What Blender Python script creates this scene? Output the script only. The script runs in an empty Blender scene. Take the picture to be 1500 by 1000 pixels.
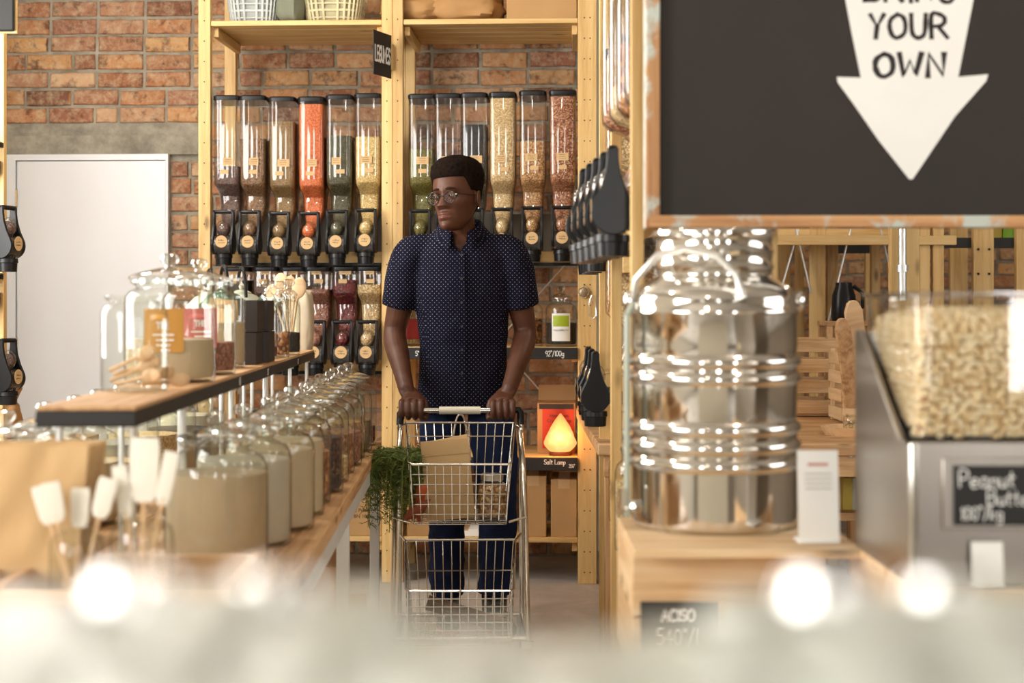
import bpy, bmesh, math, random
from mathutils import Vector, Matrix, Euler, noise
R = random.Random(7)
SC = bpy.context.scene
COL = SC.collection
PI = math.pi
# ---------------------------------------------------------------- camera
F = 2250.0                      # focal length in pixels of the 1500 px frame
HZ = 445.0                      # row of the horizon
CH = 1.2                        # camera height
TH = math.radians(2.54)         # the camera is turned a little left of the room's axis
cs, sn = math.cos(TH), math.sin(TH)
cd = bpy.data.cameras.new('camera'); cam = bpy.data.objects.new('camera', cd); COL.objects.link(cam)
cd.sensor_width = 36; cd.lens = F*36/1500; cd.shift_y = (HZ-500)/1500
cam.location = (0, 0, CH); cam.rotation_euler = (PI/2, 0, TH)
cd.clip_start = .05; cd.clip_end = 100
cd.dof.use_dof = True; cd.dof.focus_distance = 5.5; cd.dof.aperture_fstop = 3.3
SC.camera = cam
# ---------------------------------------------------------------- world, light, exposure
w = bpy.data.worlds.new('world'); SC.world = w; w.use_nodes = True
w.node_tree.nodes['Background'].inputs[0].default_value = (.95, .93, .88, 1)
w.node_tree.nodes['Background'].inputs[1].default_value = 1.0
SC.view_settings.view_transform = 'Standard'; SC.view_settings.look = 'None'
SC.view_settings.exposure = 0.62; SC.view_settings.gamma = 1
SC.view_settings.use_curve_mapping = False
cy = SC.cycles
cy.max_bounces = 10; cy.diffuse_bounces = 3; cy.glossy_bounces = 5; cy.transmission_bounces = 6
cy.transparent_max_bounces = 64; cy.caustics_reflective = False; cy.caustics_refractive = False
cy.sample_clamp_indirect = 6
try: cy.use_denoising = True
except Exception: pass
def area(name, loc, direction, sx, sy, power, col):
    l = bpy.data.lights.new(name, 'AREA'); l.shape = 'RECTANGLE'; l.size = sx; l.size_y = sy
    l.energy = power; l.color = col
    o = bpy.data.objects.new(name, l); COL.objects.link(o); o.location = loc
    o.rotation_euler = Vector(direction).to_track_quat('-Z', 'Y').to_euler()
    return o
DAY = (1, .985, .96)
area('daylight_left_window', (-2.70, 4.3, 1.75), (1, 0.15, -.12), 2.2, 1.5, 90, DAY)
area('daylight_left_window', (-2.70, 0.2, 1.75), (1, .1, -.1), 1.8, 1.5, 74, DAY)
for x in (-1.7, .35, 2.4):
    area('daylight_shopfront', (x, -2.3, 1.7), (0, 1, -.08), .32, 2.0, 19, DAY)
area('daylight_right_window', (3.9, 2.6, 1.9), (-1, .1, -.15), 2.2, 1.5, 30, DAY)
def lamp(loc, power, rad=.06, col=(1, .9, .78)):
    l = bpy.data.lights.new('ceiling_lamp', 'POINT'); l.energy = power; l.color = col; l.shadow_soft_size = rad
    o = bpy.data.objects.new('ceiling_lamp', l); COL.objects.link(o); o.location = loc
for x, y, p in ((-1.3, 5.3, 14), (-.25, 4.9, 11), (-1.3, 2.6, 16), (.9, 2.2, 16), (1.6, 5.2, 28), (2.4, 7.6, 26), (-.4, .4, 10)):
    lamp((x, y, 2.82), p*.55)
lamp((-2.0, 5.2, 2.8), 26, .15, (1, .96, .9))  # added fill, not a ceiling fixture: brightens the door and nearby bricks
# ---------------------------------------------------------------- placing
def W(r, d, z=0.0):             # metres right of the view axis, metres ahead, height -> world
    return Vector((r*cs - d*sn, r*sn + d*cs, z))
def P(px, py, d):
    return W((px-750)/F*d, d, CH-(py-HZ)/F*d)
def DY(px, Y):                  # distance ahead at which column px meets the world plane y = Y
    return Y/((px-750)/F*sn + cs)
def PY(px, py, Y): return P(px, py, DY(px, Y))
def T(x=0, y=0, z=0): return Matrix.Translation((x, y, z))
def RX(a): return Matrix.Rotation(a, 4, 'X')
def RY(a): return Matrix.Rotation(a, 4, 'Y')
def RZ(a): return Matrix.Rotation(a, 4, 'Z')
def S(x, y, z): return Matrix.Diagonal((x, y, z, 1))
# ---------------------------------------------------------------- mesh builder
class MB:
    def __init__(s): s.v = []; s.f = []
    def add(s, vs, fs, M=None):
        n = len(s.v)
        s.v += [(M @ Vector(p))[:] if M is not None else tuple(p) for p in vs]
        s.f += [tuple(i+n for i in f) for f in fs]
        return s
    def box(s, c, d, M=None):
        x, y, z = c; a, b, h = d[0]/2, d[1]/2, d[2]/2
        vs = [(x+i*a, y+j*b, z+k*h) for k in (-1, 1) for j in (-1, 1) for i in (-1, 1)]
        return s.add(vs, [(0, 2, 3, 1), (4, 5, 7, 6), (0, 1, 5, 4), (2, 6, 7, 3), (0, 4, 6, 2), (1, 3, 7, 5)], M)
    def loft(s, loops, cap=True, M=None, ring=True):
        n = len(loops[0]); vs = [p for l in loops for p in l]; fs = []
        m = n if ring else n-1
        for i in range(len(loops)-1):
            for j in range(m):
                k = (j+1) % n
                fs.append((i*n+j, i*n+k, (i+1)*n+k, (i+1)*n+j))
        if cap:
            fs.append(tuple(range(n-1, -1, -1))); b = (len(loops)-1)*n
            fs.append(tuple(range(b, b+n)))
        return s.add(vs, fs, M)
    def lathe(s, prof, n=24, M=None, cap=False):
        return s.loft([[(r*math.cos(2*PI*j/n), r*math.sin(2*PI*j/n), z) for j in range(n)] for r, z in prof], cap, M)
    def tube(s, pts, r, n=8, M=None, closed=False, flat=1.0):
        pts = [Vector(p) for p in pts]; N = len(pts)
        rs = r if isinstance(r, (list, tuple)) else [r]*N
        loops = []; up = None
        for i, p in enumerate(pts):
            if closed: t = pts[(i+1) % N]-pts[i-1]
            else: t = pts[min(i+1, N-1)]-pts[max(i-1, 0)]
            if t.length < 1e-9: t = Vector((0, 0, 1))
            t.normalize()
            if up is None:
                up = Vector((0, 0, 1)) if abs(t.z) < .9 else Vector((0, 1, 0))
            up = up-t*up.dot(t)
            if up.length < 1e-6: up = t.orthogonal()
            up.normalize(); sd = t.cross(up)
            loops.append([tuple(p+rs[i]*(up*math.sin(2*PI*j/n)*flat+sd*math.cos(2*PI*j/n))) for j in range(n)])
        if closed: loops.append(loops[0])
        return s.loft(loops, not closed, M)
    def ball(s, c, r, n=12, m=8, M=None):
        r = r if isinstance(r, (list, tuple)) else (r, r, r)
        lo = []
        for i in range(m+1):
            a = -PI/2+PI*i/m; a = max(min(a, PI/2-.02), -PI/2+.02)
            lo.append([(c[0]+r[0]*math.cos(a)*math.cos(2*PI*j/n), c[1]+r[1]*math.cos(a)*math.sin(2*PI*j/n), c[2]+r[2]*math.sin(a)) for j in range(n)])
        return s.loft(lo, True, M)
    def prism(s, poly, h0, h1, M=None):      # polygon in xy, extruded in z
        return s.loft([[(x, y, h0) for x, y in poly], [(x, y, h1) for x, y in poly]], True, M)
    def mesh(s, name, mats, smooth=35):
        me = bpy.data.meshes.new(name); me.from_pydata(s.v, [], s.f)
        for m in (mats if isinstance(mats, (list, tuple)) else [mats]): me.materials.append(m)
        if smooth:
            me.polygons.foreach_set('use_smooth', [True]*len(me.polygons))
            me.set_sharp_from_angle(angle=math.radians(smooth))
        me.update()
        return me
    def build(s, name, mats, parent=None, M=None, smooth=35, bevel=0, label=None, kind=None):
        o = bpy.data.objects.new(name, s.mesh(name, mats, smooth)); COL.objects.link(o)
        if parent: o.parent = parent
        if M is not None: o.matrix_local = M
        if bevel:
            b = o.modifiers.new('edges', 'BEVEL'); b.width = bevel; b.segments = 2; b.limit_method = 'ANGLE'
        if label: o['label'] = label
        if kind: o['kind'] = kind
        return o
def rrect(w, d, r, z, cx=0, cyy=0, n=3):
    r = min(r, w/2-.0005, d/2-.0005); out = []
    for sx, sy, a0 in ((1, 1, 0), (-1, 1, PI/2), (-1, -1, PI), (1, -1, 1.5*PI)):
        for k in range(n+1):
            a = a0+PI/2*k/n
            out.append((cx+sx*(w/2-r)+r*math.cos(a), cyy+sy*(d/2-r)+r*math.sin(a), z))
    return out
def box(name, c, d, mat, parent=None, M=None, bevel=.002, **k):     # box about its own centre so grain runs true
    b = MB().box((0, 0, 0), d); m = T(*c)
    return b.build(name, mat, parent, (M @ m) if M is not None else m, smooth=0 if not bevel else 35, bevel=bevel, **k)
def thing(name, label, cat, loc=(0, 0, 0), rz=0, group=None):
    o = bpy.data.objects.new(name, None); COL.objects.link(o); o.empty_display_size = .05
    o.location = loc; o.rotation_euler = (0, 0, rz); o['label'] = label; o['category'] = cat
    if group: o['group'] = group
    return o
def tag(o, label, cat, group=None):
    o['label'] = label; o['category'] = cat
    if group: o['group'] = group
    return o
def kids(o): return [c for c in COL.objects if c.parent == o]
TREE = {}
def snap(root):                               # remember the parts of a thing for cheap copying
    ks = kids(root); TREE[root.name] = [(k, kids(k)) for k in ks]
def dup(root, loc, rz=None, label=None, group=None, skip=()):
    r = root.copy(); COL.objects.link(r); r.location = loc
    if rz is not None: r.rotation_euler = (0, 0, rz)
    if label: r['label'] = label
    if group: r['group'] = group
    for k, gs in TREE[root.name]:
        if k.name.split('.')[0] in skip: continue
        c = k.copy(); COL.objects.link(c); c.parent = r
        for g in gs:
            d = g.copy(); COL.objects.link(d); d.parent = c
    return r
# ---------------------------------------------------------------- materials
def sat(c, k=1.0): return (c[0]*k, c[1]*k, c[2]*k, 1)
def hexc(r, g, b):
    f = lambda v: (v/255/12.92) if v/255 <= .04045 else ((v/255+.055)/1.055)**2.4
    return (f(r), f(g), f(b))
class NT:
    def __init__(s, name):
        s.m = bpy.data.materials.new(name); s.m.use_nodes = True; s.t = s.m.node_tree; s.n = s.t.nodes
        s.b = s.n['Principled BSDF']; s.out = s.n['Material Output']
    def N(s, typ, **k):
        n = s.n.new(typ)
        for a, v in k.items():
            if hasattr(n, a): setattr(n, a, v)
            else: n.inputs[a.replace('_', ' ')].default_value = v
        return n
    def L(s, a, b): s.t.links.new(a, b)
    def co(s, scale=(1, 1, 1), which='Object', rot=(0, 0, 0)):
        c = s.N('ShaderNodeTexCoord'); m = s.N('ShaderNodeMapping'); m.inputs['Scale'].default_value = scale
        m.inputs['Rotation'].default_value = rot
        s.L(c.outputs[which], m.inputs[0]); return m.outputs[0]
    def noise(s, co, scale, detail=3, rough=.55, dist=0):
        n = s.N('ShaderNodeTexNoise'); n.inputs['Scale'].default_value = scale; n.inputs['Detail'].default_value = detail
        n.inputs['Roughness'].default_value = rough; n.inputs['Distortion'].default_value = dist; s.L(co, n.inputs[0]); return n.outputs[0]
    def ramp(s, fac, stops):
        r = s.N('ShaderNodeValToRGB'); e = r.color_ramp.elements
        while len(e) < len(stops): e.new(.5)
        for i, (p, c) in enumerate(stops): e[i].position = p; e[i].color = sat(c)
        s.L(fac, r.inputs[0]); return r.outputs[0]
    def mix(s, a, b, f, typ='MIX'):
        n = s.N('ShaderNodeMixRGB', blend_type=typ)
        for i, v in ((1, a), (2, b), (0, f)):
            if hasattr(v, 'links'): s.L(v, n.inputs[i])
            else: n.inputs[i].default_value = v if i == 0 else sat(v)
        return n.outputs[0]
    def math(s, op, a, b=None):
        n = s.N('ShaderNodeMath', operation=op)
        for i, v in ((0, a), (1, b)):
            if v is None: continue
            if hasattr(v, 'links'): s.L(v, n.inputs[i])
            else: n.inputs[i].default_value = v
        return n.outputs[0]
    def bump(s, h, strength=.3, dist=.002):
        n = s.N('ShaderNodeBump'); n.inputs['Strength'].default_value = strength; n.inputs['Distance'].default_value = dist
        s.L(h, n.inputs['Height']); s.L(n.outputs[0], s.b.inputs['Normal'])
    def base(s, c):
        if hasattr(c, 'links'): s.L(c, s.b.inputs['Base Color'])
        else: s.b.inputs['Base Color'].default_value = sat(c)
    def pr(s, rough=.5, metal=0, spec=.5):
        s.b.inputs['Roughness'].default_value = rough; s.b.inputs['Metallic'].default_value = metal
        s.b.inputs['Specular IOR Level'].default_value = spec
def plain(name, c, rough=.5, metal=0, var=.12, scale=8, bump=0, bs=60, spec=.5):
    t = NT(name); co = t.co(); n = t.noise(co, scale, 3)
    t.base(t.ramp(n, [(.3, tuple(v*(1-var) for v in c)), (.7, tuple(min(1, v*(1+var)) for v in c))]))
    t.pr(rough, metal, spec)
    if bump: t.bump(t.noise(co, bs, 3), bump)
    return t.m
def wood(name, c1, c2, c3=None, axis=2, rough=.5, knots=True, stain=None):
    t = NT(name); sc = [14, 14, 14]; sc[axis] = .9
    oi = t.N('ShaderNodeObjectInfo'); mp = t.co(tuple(sc)); ad = t.N('ShaderNodeVectorMath', operation='ADD')
    rm = t.math('MULTIPLY', oi.outputs['Random'], 37.0); cb = t.N('ShaderNodeCombineXYZ')
    for i in range(3): t.L(rm, cb.inputs[i])
    t.L(mp, ad.inputs[0]); t.L(cb.outputs[0], ad.inputs[1])
    n = t.noise(ad.outputs[0], 1.7, 5, .6, .6)
    fine = t.noise(ad.outputs[0], 7, 4, .7)
    f = t.math('ADD', t.math('MULTIPLY', n, .75), t.math('MULTIPLY', fine, .25))
    col = t.ramp(f, [(.33, c2), (.5, c1), (.68, c3 or tuple(min(1, v*1.12) for v in c1))])
    if knots:
        s2 = [9, 9, 9]; s2[axis] = 3.2
        m2 = t.co(tuple(s2)); a2 = t.N('ShaderNodeVectorMath', operation='ADD'); t.L(m2, a2.inputs[0]); t.L(cb.outputs[0], a2.inputs[1])
        v = t.N('ShaderNodeTexVoronoi'); v.inputs['Scale'].default_value = 1.0; t.L(a2.outputs[0], v.inputs[0])
        k = t.ramp(v.outputs['Distance'], [(.05, (1, 1, 1)), (.13, (0, 0, 0))])
        col = t.mix(col, tuple(v_*.35 for v_ in c2), t.math('MULTIPLY', k, .8))
    hv = t.N('ShaderNodeHueSaturation'); t.L(col, hv.inputs['Color'])
    t.L(t.math('ADD', t.math('MULTIPLY', oi.outputs['Random'], .22), .89), hv.inputs['Value'])
    col = hv.outputs[0]
    if stain:
        sn_ = t.noise(t.co((1, 1, 1)), 9, 5, .65, .4)
        col = t.mix(col, stain, t.ramp(sn_, [(.5, (0, 0, 0)), (.6, (1, 1, 1))]))
    t.base(col); t.pr(rough); t.bump(f, .25, .002)
    return t.m
def pine(axis): return wood('pine_wood_%s' % 'xyz'[axis], hexc(222, 184, 120), hexc(194, 150, 86), hexc(234, 202, 142), axis)
PINE = [pine(0), pine(1), pine(2)]
RAW = [wood('rough_board_wood_%s' % 'xyz'[a], hexc(205, 160, 112), hexc(150, 104, 64), hexc(224, 186, 140), a, .6) for a in range(3)]
CRATE = [wood('crate_wood_%s' % 'xyz'[a], hexc(222, 186, 140), hexc(190, 146, 96), hexc(236, 208, 168), a, .6) for a in range(3)]
OLDW = [wood('weathered_frame_wood_%s' % 'xyz'[a], hexc(196, 146, 98), hexc(150, 100, 60), hexc(214, 170, 122), a, .7, False, hexc(196, 204, 194)) for a in range(3)]
def glass(name, tint=(.97, .98, .97), gloss=.09, edge=.55, rough=.03, power=4.0):
    t = NT(name); t.n.remove(t.b)
    lw = t.N('ShaderNodeLayerWeight'); lw.inputs[0].default_value = .5
    f = t.math('POWER', lw.outputs['Facing'], power)
    f = t.math('ADD', t.math('MULTIPLY', f, edge), gloss)
    tr = t.N('ShaderNodeBsdfTransparent')
    t.L(t.mix(tint, tuple(v*.42 for v in tint), t.math('POWER', lw.outputs['Facing'], 4.0)), tr.inputs[0])
    gl = t.N('ShaderNodeBsdfGlossy'); gl.inputs['Roughness'].default_value = rough; gl.inputs[0].default_value = (1, 1, 1, 1)
    mx = t.N('ShaderNodeMixShader'); t.L(f, mx.inputs[0]); t.L(tr.outputs[0], mx.inputs[1]); t.L(gl.outputs[0], mx.inputs[2])
    t.L(mx.outputs[0], t.out.inputs[0])
    return t.m
GLASS = glass('clear_jar_glass', (.955, .965, .94), .05, .5)
GLID = glass('thick_lid_glass', (.9, .92, .9), .16, .7, .05, 2.5)
ACRYL = glass('clear_acrylic', (.965, .96, .95), .06, .55, .05, 3.0)
LENS = glass('spectacle_lens', (.985, .985, .985), .003, .03, power=6.0)
def grain(name, c1, c2, size=.004, c3=None, rough=.6, bump=.8):
    t = NT(name); co = t.co(); v = t.N('ShaderNodeTexVoronoi'); v.inputs['Scale'].default_value = 1/size; t.L(co, v.inputs[0])
    sp = t.N('ShaderNodeSeparateColor'); t.L(v.outputs['Color'], sp.inputs[0])
    c = t.ramp(sp.outputs[0], [(.1, c2), (.5, c1), (.9, c3 or tuple(min(1, x*1.25) for x in c1))])
    big = t.noise(co, 14, 3)
    c = t.mix(c, tuple(x*.6 for x in c2), t.math('MULTIPLY', t.ramp(v.outputs['Distance'], [(.45, (0, 0, 0)), (.8, (1, 1, 1))]), .8))
    c = t.mix(c, c2, t.math('MULTIPLY', big, .35))
    t.base(c); t.pr(rough); t.bump(t.math('SUBTRACT', 1.0, v.outputs['Distance']), bump, size*.5)
    return t.m
BLACKP = plain('black_plastic', (.008, .008, .009), .3, 0, .2, spec=.3)
DARKH = plain('smoked_valve_plastic', (.05, .045, .04), .25, 0, .2)
CHALK = plain('chalkboard_black', hexc(44, 38, 34), .75, 0, .12, 3)
CHALKD = plain('price_strip_black', hexc(30, 29, 28), .6, 0, .15, 6)
WHITE = plain('white_chalk_paint', hexc(246, 245, 240), .7, 0, .02)
INK = plain('black_paint', hexc(38, 30, 28), .6, 0, .1)
INKB = plain('brown_ink', hexc(70, 50, 36), .7, 0, .1)
KRAFT = plain('kraft_paper', hexc(208, 172, 122), .75, 0, .07, 9, .35, 22)
KRAFTD = plain('brown_kraft_paper', hexc(176, 134, 84), .75, 0, .1, 9, .5, 16)
CARD = plain('cardboard', hexc(184, 144, 94), .8, 0, .07, 5, .15, 60)
STEEL = plain('polished_steel', (.80, .77, .72), .09, 1, .02, 3)
CHROME = plain('chromed_wire', (.78, .76, .7), .16, 1, .03, 3)
BRUSH = plain('brushed_steel', (.42, .385, .345), .3, 1, .06, 4)
ZINC = plain('zinc_rod', (.80, .83, .82), .35, .85, .05)
HOLE = plain('screw_hole_dark', (.03, .02, .015), .8)
PAPERW = plain('white_paper', hexc(244, 242, 236), .7, 0, .03)
def principled_coat(m, c=.3):
    return m
# ---------------------------------------------------------------- stroke lettering
G = {
 'A': [[(0, 0), (.3, 1), (.6, 0)], [(.12, .4), (.48, .4)]], 'B': [[(0, 0), (0, 1), (.4, .95), (.45, .7), (.3, .53), (0, .5)], [(.3, .53), (.52, .35), (.45, .05), (0, 0)]],
 'C': [[(.55, .85), (.3, 1), (.05, .75), (0, .4), (.15, .05), (.4, 0), (.55, .15)]], 'E': [[(.5, 1), (0, 1), (0, 0), (.5, 0)], [(0, .5), (.4, .5)]],
 'G': [[(.55, .85), (.3, 1), (.05, .75), (0, .4), (.15, .05), (.4, 0), (.55, .2), (.55, .45), (.3, .45)]], 'I': [[(.1, 0), (.1, 1)]],
 'L': [[(0, 1), (0, 0), (.45, 0)]], 'M': [[(0, 0), (.05, 1), (.35, .35), (.65, 1), (.7, 0)]], 'N': [[(0, 0), (.03, 1), (.52, .05), (.55, 1)]],
 'O': [[(.3, 1), (.06, .8), (0, .45), (.12, .08), (.32, 0), (.56, .2), (.6, .6), (.5, .9), (.3, 1)]], 'P': [[(0, 0), (0, 1), (.42, .95), (.5, .7), (.35, .5), (0, .45)]],
 'R': [[(0, 0), (0, 1), (.4, .95), (.5, .72), (.35, .52), (0, .48)], [(.25, .48), (.6, 0)]], 'S': [[(.5, .88), (.28, 1), (.05, .8), (.12, .58), (.42, .42), (.5, .18), (.28, 0), (0, .12)]],
 'T': [[(0, 1), (.6, 1)], [(.3, 1), (.3, 0)]], 'U': [[(0, 1), (.03, .25), (.2, 0), (.42, .05), (.52, .3), (.55, 1)]], 'W': [[(0, 1), (.15, 0), (.37, .7), (.55, .05), (.75, 1)]],
 'Y': [[(0, 1), (.25, .5), (.5, 1)], [(.25, .5), (.2, 0)]], 'H': [[(0, 0), (0, 1)], [(.5, 0), (.5, 1)], [(0, .5), (.5, .5)]],
 'a': [[(.38, .5), (.15, .55), (0, .25), (.15, 0), (.38, .15)], [(.4, .55), (.38, .1), (.48, 0)]], 'b': [[(0, 1), (0, 0), (.3, .02), (.4, .28), (.25, .5), (0, .4)]],
 'c': [[(.38, .48), (.15, .52), (0, .25), (.15, 0), (.38, .05)]], 'e': [[(.03, .28), (.38, .32), (.3, .52), (.1, .5), (0, .22), (.15, 0), (.4, .06)]],
 'g': [[(.38, .48), (.12, .52), (0, .25), (.15, .02), (.38, .15)], [(.4, .52), (.38, -.25), (.18, -.4), (0, -.28)]], 'h': [[(0, 1), (0, 0)], [(0, .35), (.2, .52), (.36, .4), (.36, 0)]],
 'i': [[(.05, .5), (.05, 0)], [(.05, .7), (.06, .74)]], 'k': [[(0, 1), (0, 0)], [(.36, .55), (.02, .25), (.38, 0)]], 'l': [[(.08, 1), (.05, .1), (.15, 0)]],
 'm': [[(0, 0), (0, .5)], [(0, .38), (.16, .52), (.26, .4), (.26, 0)], [(.26, .38), (.42, .52), (.54, .4), (.54, 0)]], 'n': [[(0, 0), (0, .5)], [(0, .35), (.2, .52), (.36, .4), (.36, 0)]],
 'o': [[(.2, .52), (0, .3), (.1, 0), (.32, .02), (.4, .3), (.2, .52)]], 'p': [[(0, .5), (0, -.4)], [(0, .4), (.25, .52), (.4, .28), (.25, 0), (0, .08)]],
 'r': [[(0, 0), (0, .5)], [(0, .32), (.15, .5), (.3, .48)]], 's': [[(.32, .46), (.12, .52), (.03, .38), (.3, .18), (.22, 0), (0, .05)]], 't': [[(.15, .85), (.13, .1), (.28, 0)], [(0, .55), (.32, .57)]],
 'u': [[(0, .5), (.03, .08), (.2, 0), (.36, .15)], [(.37, .5), (.38, 0)]], 'f': [[(.35, .95), (.18, .95), (.14, .7), (.12, 0)], [(0, .5), (.3, .52)]],
 '0': [[(.22, 1), (.03, .8), (0, .3), (.18, 0), (.38, .2), (.42, .75), (.22, 1)]], '1': [[(.02, .8), (.15, 1), (.13, 0)]], '2': [[(0, .8), (.2, 1), (.4, .8), (.3, .45), (0, 0), (.42, .02)]],
 '3': [[(0, .92), (.25, 1), (.4, .78), (.15, .55), (.42, .35), (.25, 0), (0, .08)]], '4': [[(.3, 0), (.3, 1), (0, .35), (.45, .35)]], '5': [[(.4, 1), (.08, 1), (.04, .58), (.3, .6), (.42, .3), (.25, 0), (0, .06)]],
 '9': [[(.38, .6), (.15, .5), (0, .75), (.2, 1), (.4, .85), (.36, .3), (.25, 0)]], '/': [[(0, -.1), (.35, 1.05)]], "'": [[(0, 1.05), (.04, .85)], [(.14, 1.05), (.17, .85)]], '-': [[(0, .5), (.3, .52)]],
}
def smoothpts(pts, k=4):
    if len(pts) < 3: return pts
    out = []; n = len(pts)
    for i in range(n-1):
        p0 = pts[max(i-1, 0)]; p1 = pts[i]; p2 = pts[i+1]; p3 = pts[min(i+2, n-1)]
        for j in range(k):
            t = j/k
            out.append(tuple(.5*((2*b)+(-a+c)*t+(2*a-5*b+4*c-d)*t*t+(-a+3*b-3*c+d)*t**3) for a, b, c, d in zip(p0, p1, p2, p3)))
    out.append(pts[-1]); return out
ROUND = set('BCGOPRSUabceghmnoprsuf02359')
def letters(text, h, x0=0, y0=0, weight=.05, gap=.16, jit=.03, mb=None, M=None, space=.4):
    mb = mb or MB(); x = x0; rr = random.Random(text)
    for ch in text:
        if ch == ' ': x += h*space; continue
        g = G.get(ch)
        if not g: continue
        wd = max(p[0] for s_ in g for p in s_); dy = rr.uniform(-jit, jit)
        for s_ in g:
            pts = smoothpts(s_) if ch in ROUND else s_
            q = [(x+p[0]*h, y0+(p[1]+dy)*h, 0) for p in pts]
            rs = [weight*h*rr.uniform(.85, 1.15) for _ in q]
            # flat ribbon of paint or chalk, half a millimetre proud
            lp = []
            for i, p in enumerate(q):
                a = Vector(q[max(i-1, 0)]); b = Vector(q[min(i+1, len(q)-1)]); t = (b-a).normalized(); nn = Vector((-t.y, t.x, 0))*rs[i]
                e = t*rs[i]*(-.8 if i == 0 else .8 if i == len(q)-1 else 0)
                c_ = Vector(p)+e
                lp.append([tuple(c_-nn), tuple(c_+nn), tuple(c_+nn+Vector((0, 0, .0006))), tuple(c_-nn+Vector((0, 0, .0006)))])
            mb.loft(lp, True, M)
        x += (wd+gap)*h
    return mb, x-x0
def centred(text, h, y0, **k):
    _, wd = letters(text, h, **{a: b for a, b in k.items() if a not in ('mb', 'M')})
    return letters(text, h, x0=-wd/2, y0=y0, **k)[0]
def printed(text, size, mat, parent, M, name='lettering'):
    c = bpy.data.curves.new(name, 'FONT'); c.body = text; c.size = size; c.align_x = 'CENTER'; c.extrude = .0003; c.materials.append(mat)
    tmp = bpy.data.objects.new(name, c); me = bpy.data.meshes.new_from_object(tmp); bpy.data.objects.remove(tmp)
    o = bpy.data.objects.new(name, me); COL.objects.link(o); o.parent = parent; o.matrix_local = M; return o
FRONT = RX(PI/2)     # text plane facing -y
# ================================================================ THE ROOM
def struct(mb, name, mat, parent=None, **k):
    o = mb.build(name, mat, parent, **k)
    if parent is None: o['kind'] = 'structure'
    return o
XL = -2.79; YB = 7.32; YR = 9.7; XR = 4.0; YF = -2.4; ZC = 3.1
def concrete():
    t = NT('grey_concrete_floor'); co = t.co()
    n = t.noise(co, 2.2, 6, .65, .5); n2 = t.noise(t.co((1, 6, 1)), 9, 5, .7)
    c = t.ramp(n, [(.3, hexc(150, 144, 136)), (.55, hexc(186, 180, 172)), (.75, hexc(206, 200, 192))])
    c = t.mix(c, hexc(110, 100, 90), t.math('MULTIPLY', t.ramp(n2, [(.58, (0, 0, 0)), (.75, (1, 1, 1))]), .5))
    t.base(c); t.pr(.45); t.bump(n2, .15, .003); return t.m
PLASTER = plain('white_wall_paint', hexc(232, 226, 212), .7, 0, .03, 2, .1, 30)
SHOPW = plain('muted_shop_wall', hexc(140, 128, 112), .7, 0, .1, 2)
struct(MB().box(((XL+XR)/2, (YF+YR)/2, -.05), (XR-XL+.4, YR-YF+.4, .1)), 'floor', concrete(), smooth=0)
struct(MB().box(((XL+XR)/2, (YF+YR)/2, ZC+.05), (XR-XL+.4, YR-YF+.4, .1)), 'ceiling', plain('ceiling_paint', hexc(168, 160, 148), .8, 0, .03, 2), smooth=0)
struct(MB().box((XL-.05, (YF+YR)/2, ZC/2), (.1, YR-YF, ZC)), 'wall_left', PLASTER, smooth=0)
struct(MB().box((XR+.05, (YF+YR)/2, ZC/2), (.1, YR-YF, ZC)), 'wall_right', SHOPW, smooth=0)
struct(MB().box(((XL+XR)/2, YF-.05, ZC/2), (XR-XL+.2, .1, ZC)), 'wall_front', SHOPW, smooth=0)
def mortar():
    t = NT('grey_mortar'); co = t.co(); n = t.noise(co, 10, 6, .7); n3 = t.noise(co, 1.6, 3)
    c = t.ramp(n, [(.3, hexc(132, 126, 112)), (.6, hexc(178, 170, 152)), (.8, hexc(204, 198, 182))])
    c = t.mix(c, hexc(92, 84, 74), t.math('MULTIPLY', t.ramp(n3, [(.5, (0, 0, 0)), (.7, (1, 1, 1))]), .5))
    t.base(c); t.pr(.9); t.bump(t.noise(co, 60, 5, .7), .8, .006); return t.m
def brickmat():
    t = NT('weathered_orange_brick'); g = t.N('ShaderNodeNewGeometry'); oi = t.N('ShaderNodeObjectInfo')
    rnd = t.math('FRACT', t.math('ADD', t.math('MULTIPLY', g.outputs['Random Per Island'], 7.31), t.math('MULTIPLY', oi.outputs['Random'], 5.77)))
    base = t.ramp(rnd, [(0, hexc(120, 80, 62)), (.15, hexc(178, 118, 82)), (.35, hexc(200, 142, 96)), (.6, hexc(212, 162, 108)), (.8, hexc(160, 104, 80)), (1, hexc(218, 176, 136))])
    co = t.N('ShaderNodeTexCoord').outputs['Generated']
    cw = t.N('ShaderNodeNewGeometry').outputs['Position']
    n = t.noise(cw, 20, 5, .65, .3)
    dark = t.ramp(n, [(.52, (0, 0, 0)), (.66, (1, 1, 1))])
    c = t.mix(base, hexc(92, 58, 42), t.math('MULTIPLY', dark, .8))
    n2 = t.noise(cw, 22, 6, .75, .1)
    c = t.mix(c, hexc(224, 202, 166), t.math('MULTIPLY', t.ramp(n2, [(.44, (0, 0, 0)), (.72, (1, 1, 1))]), .7))
    t.base(c); t.pr(.88); t.bump(t.noise(cw, 55, 5, .7), .7, .006); return t.m
MORT = mortar(); BRICK = brickmat()
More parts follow.
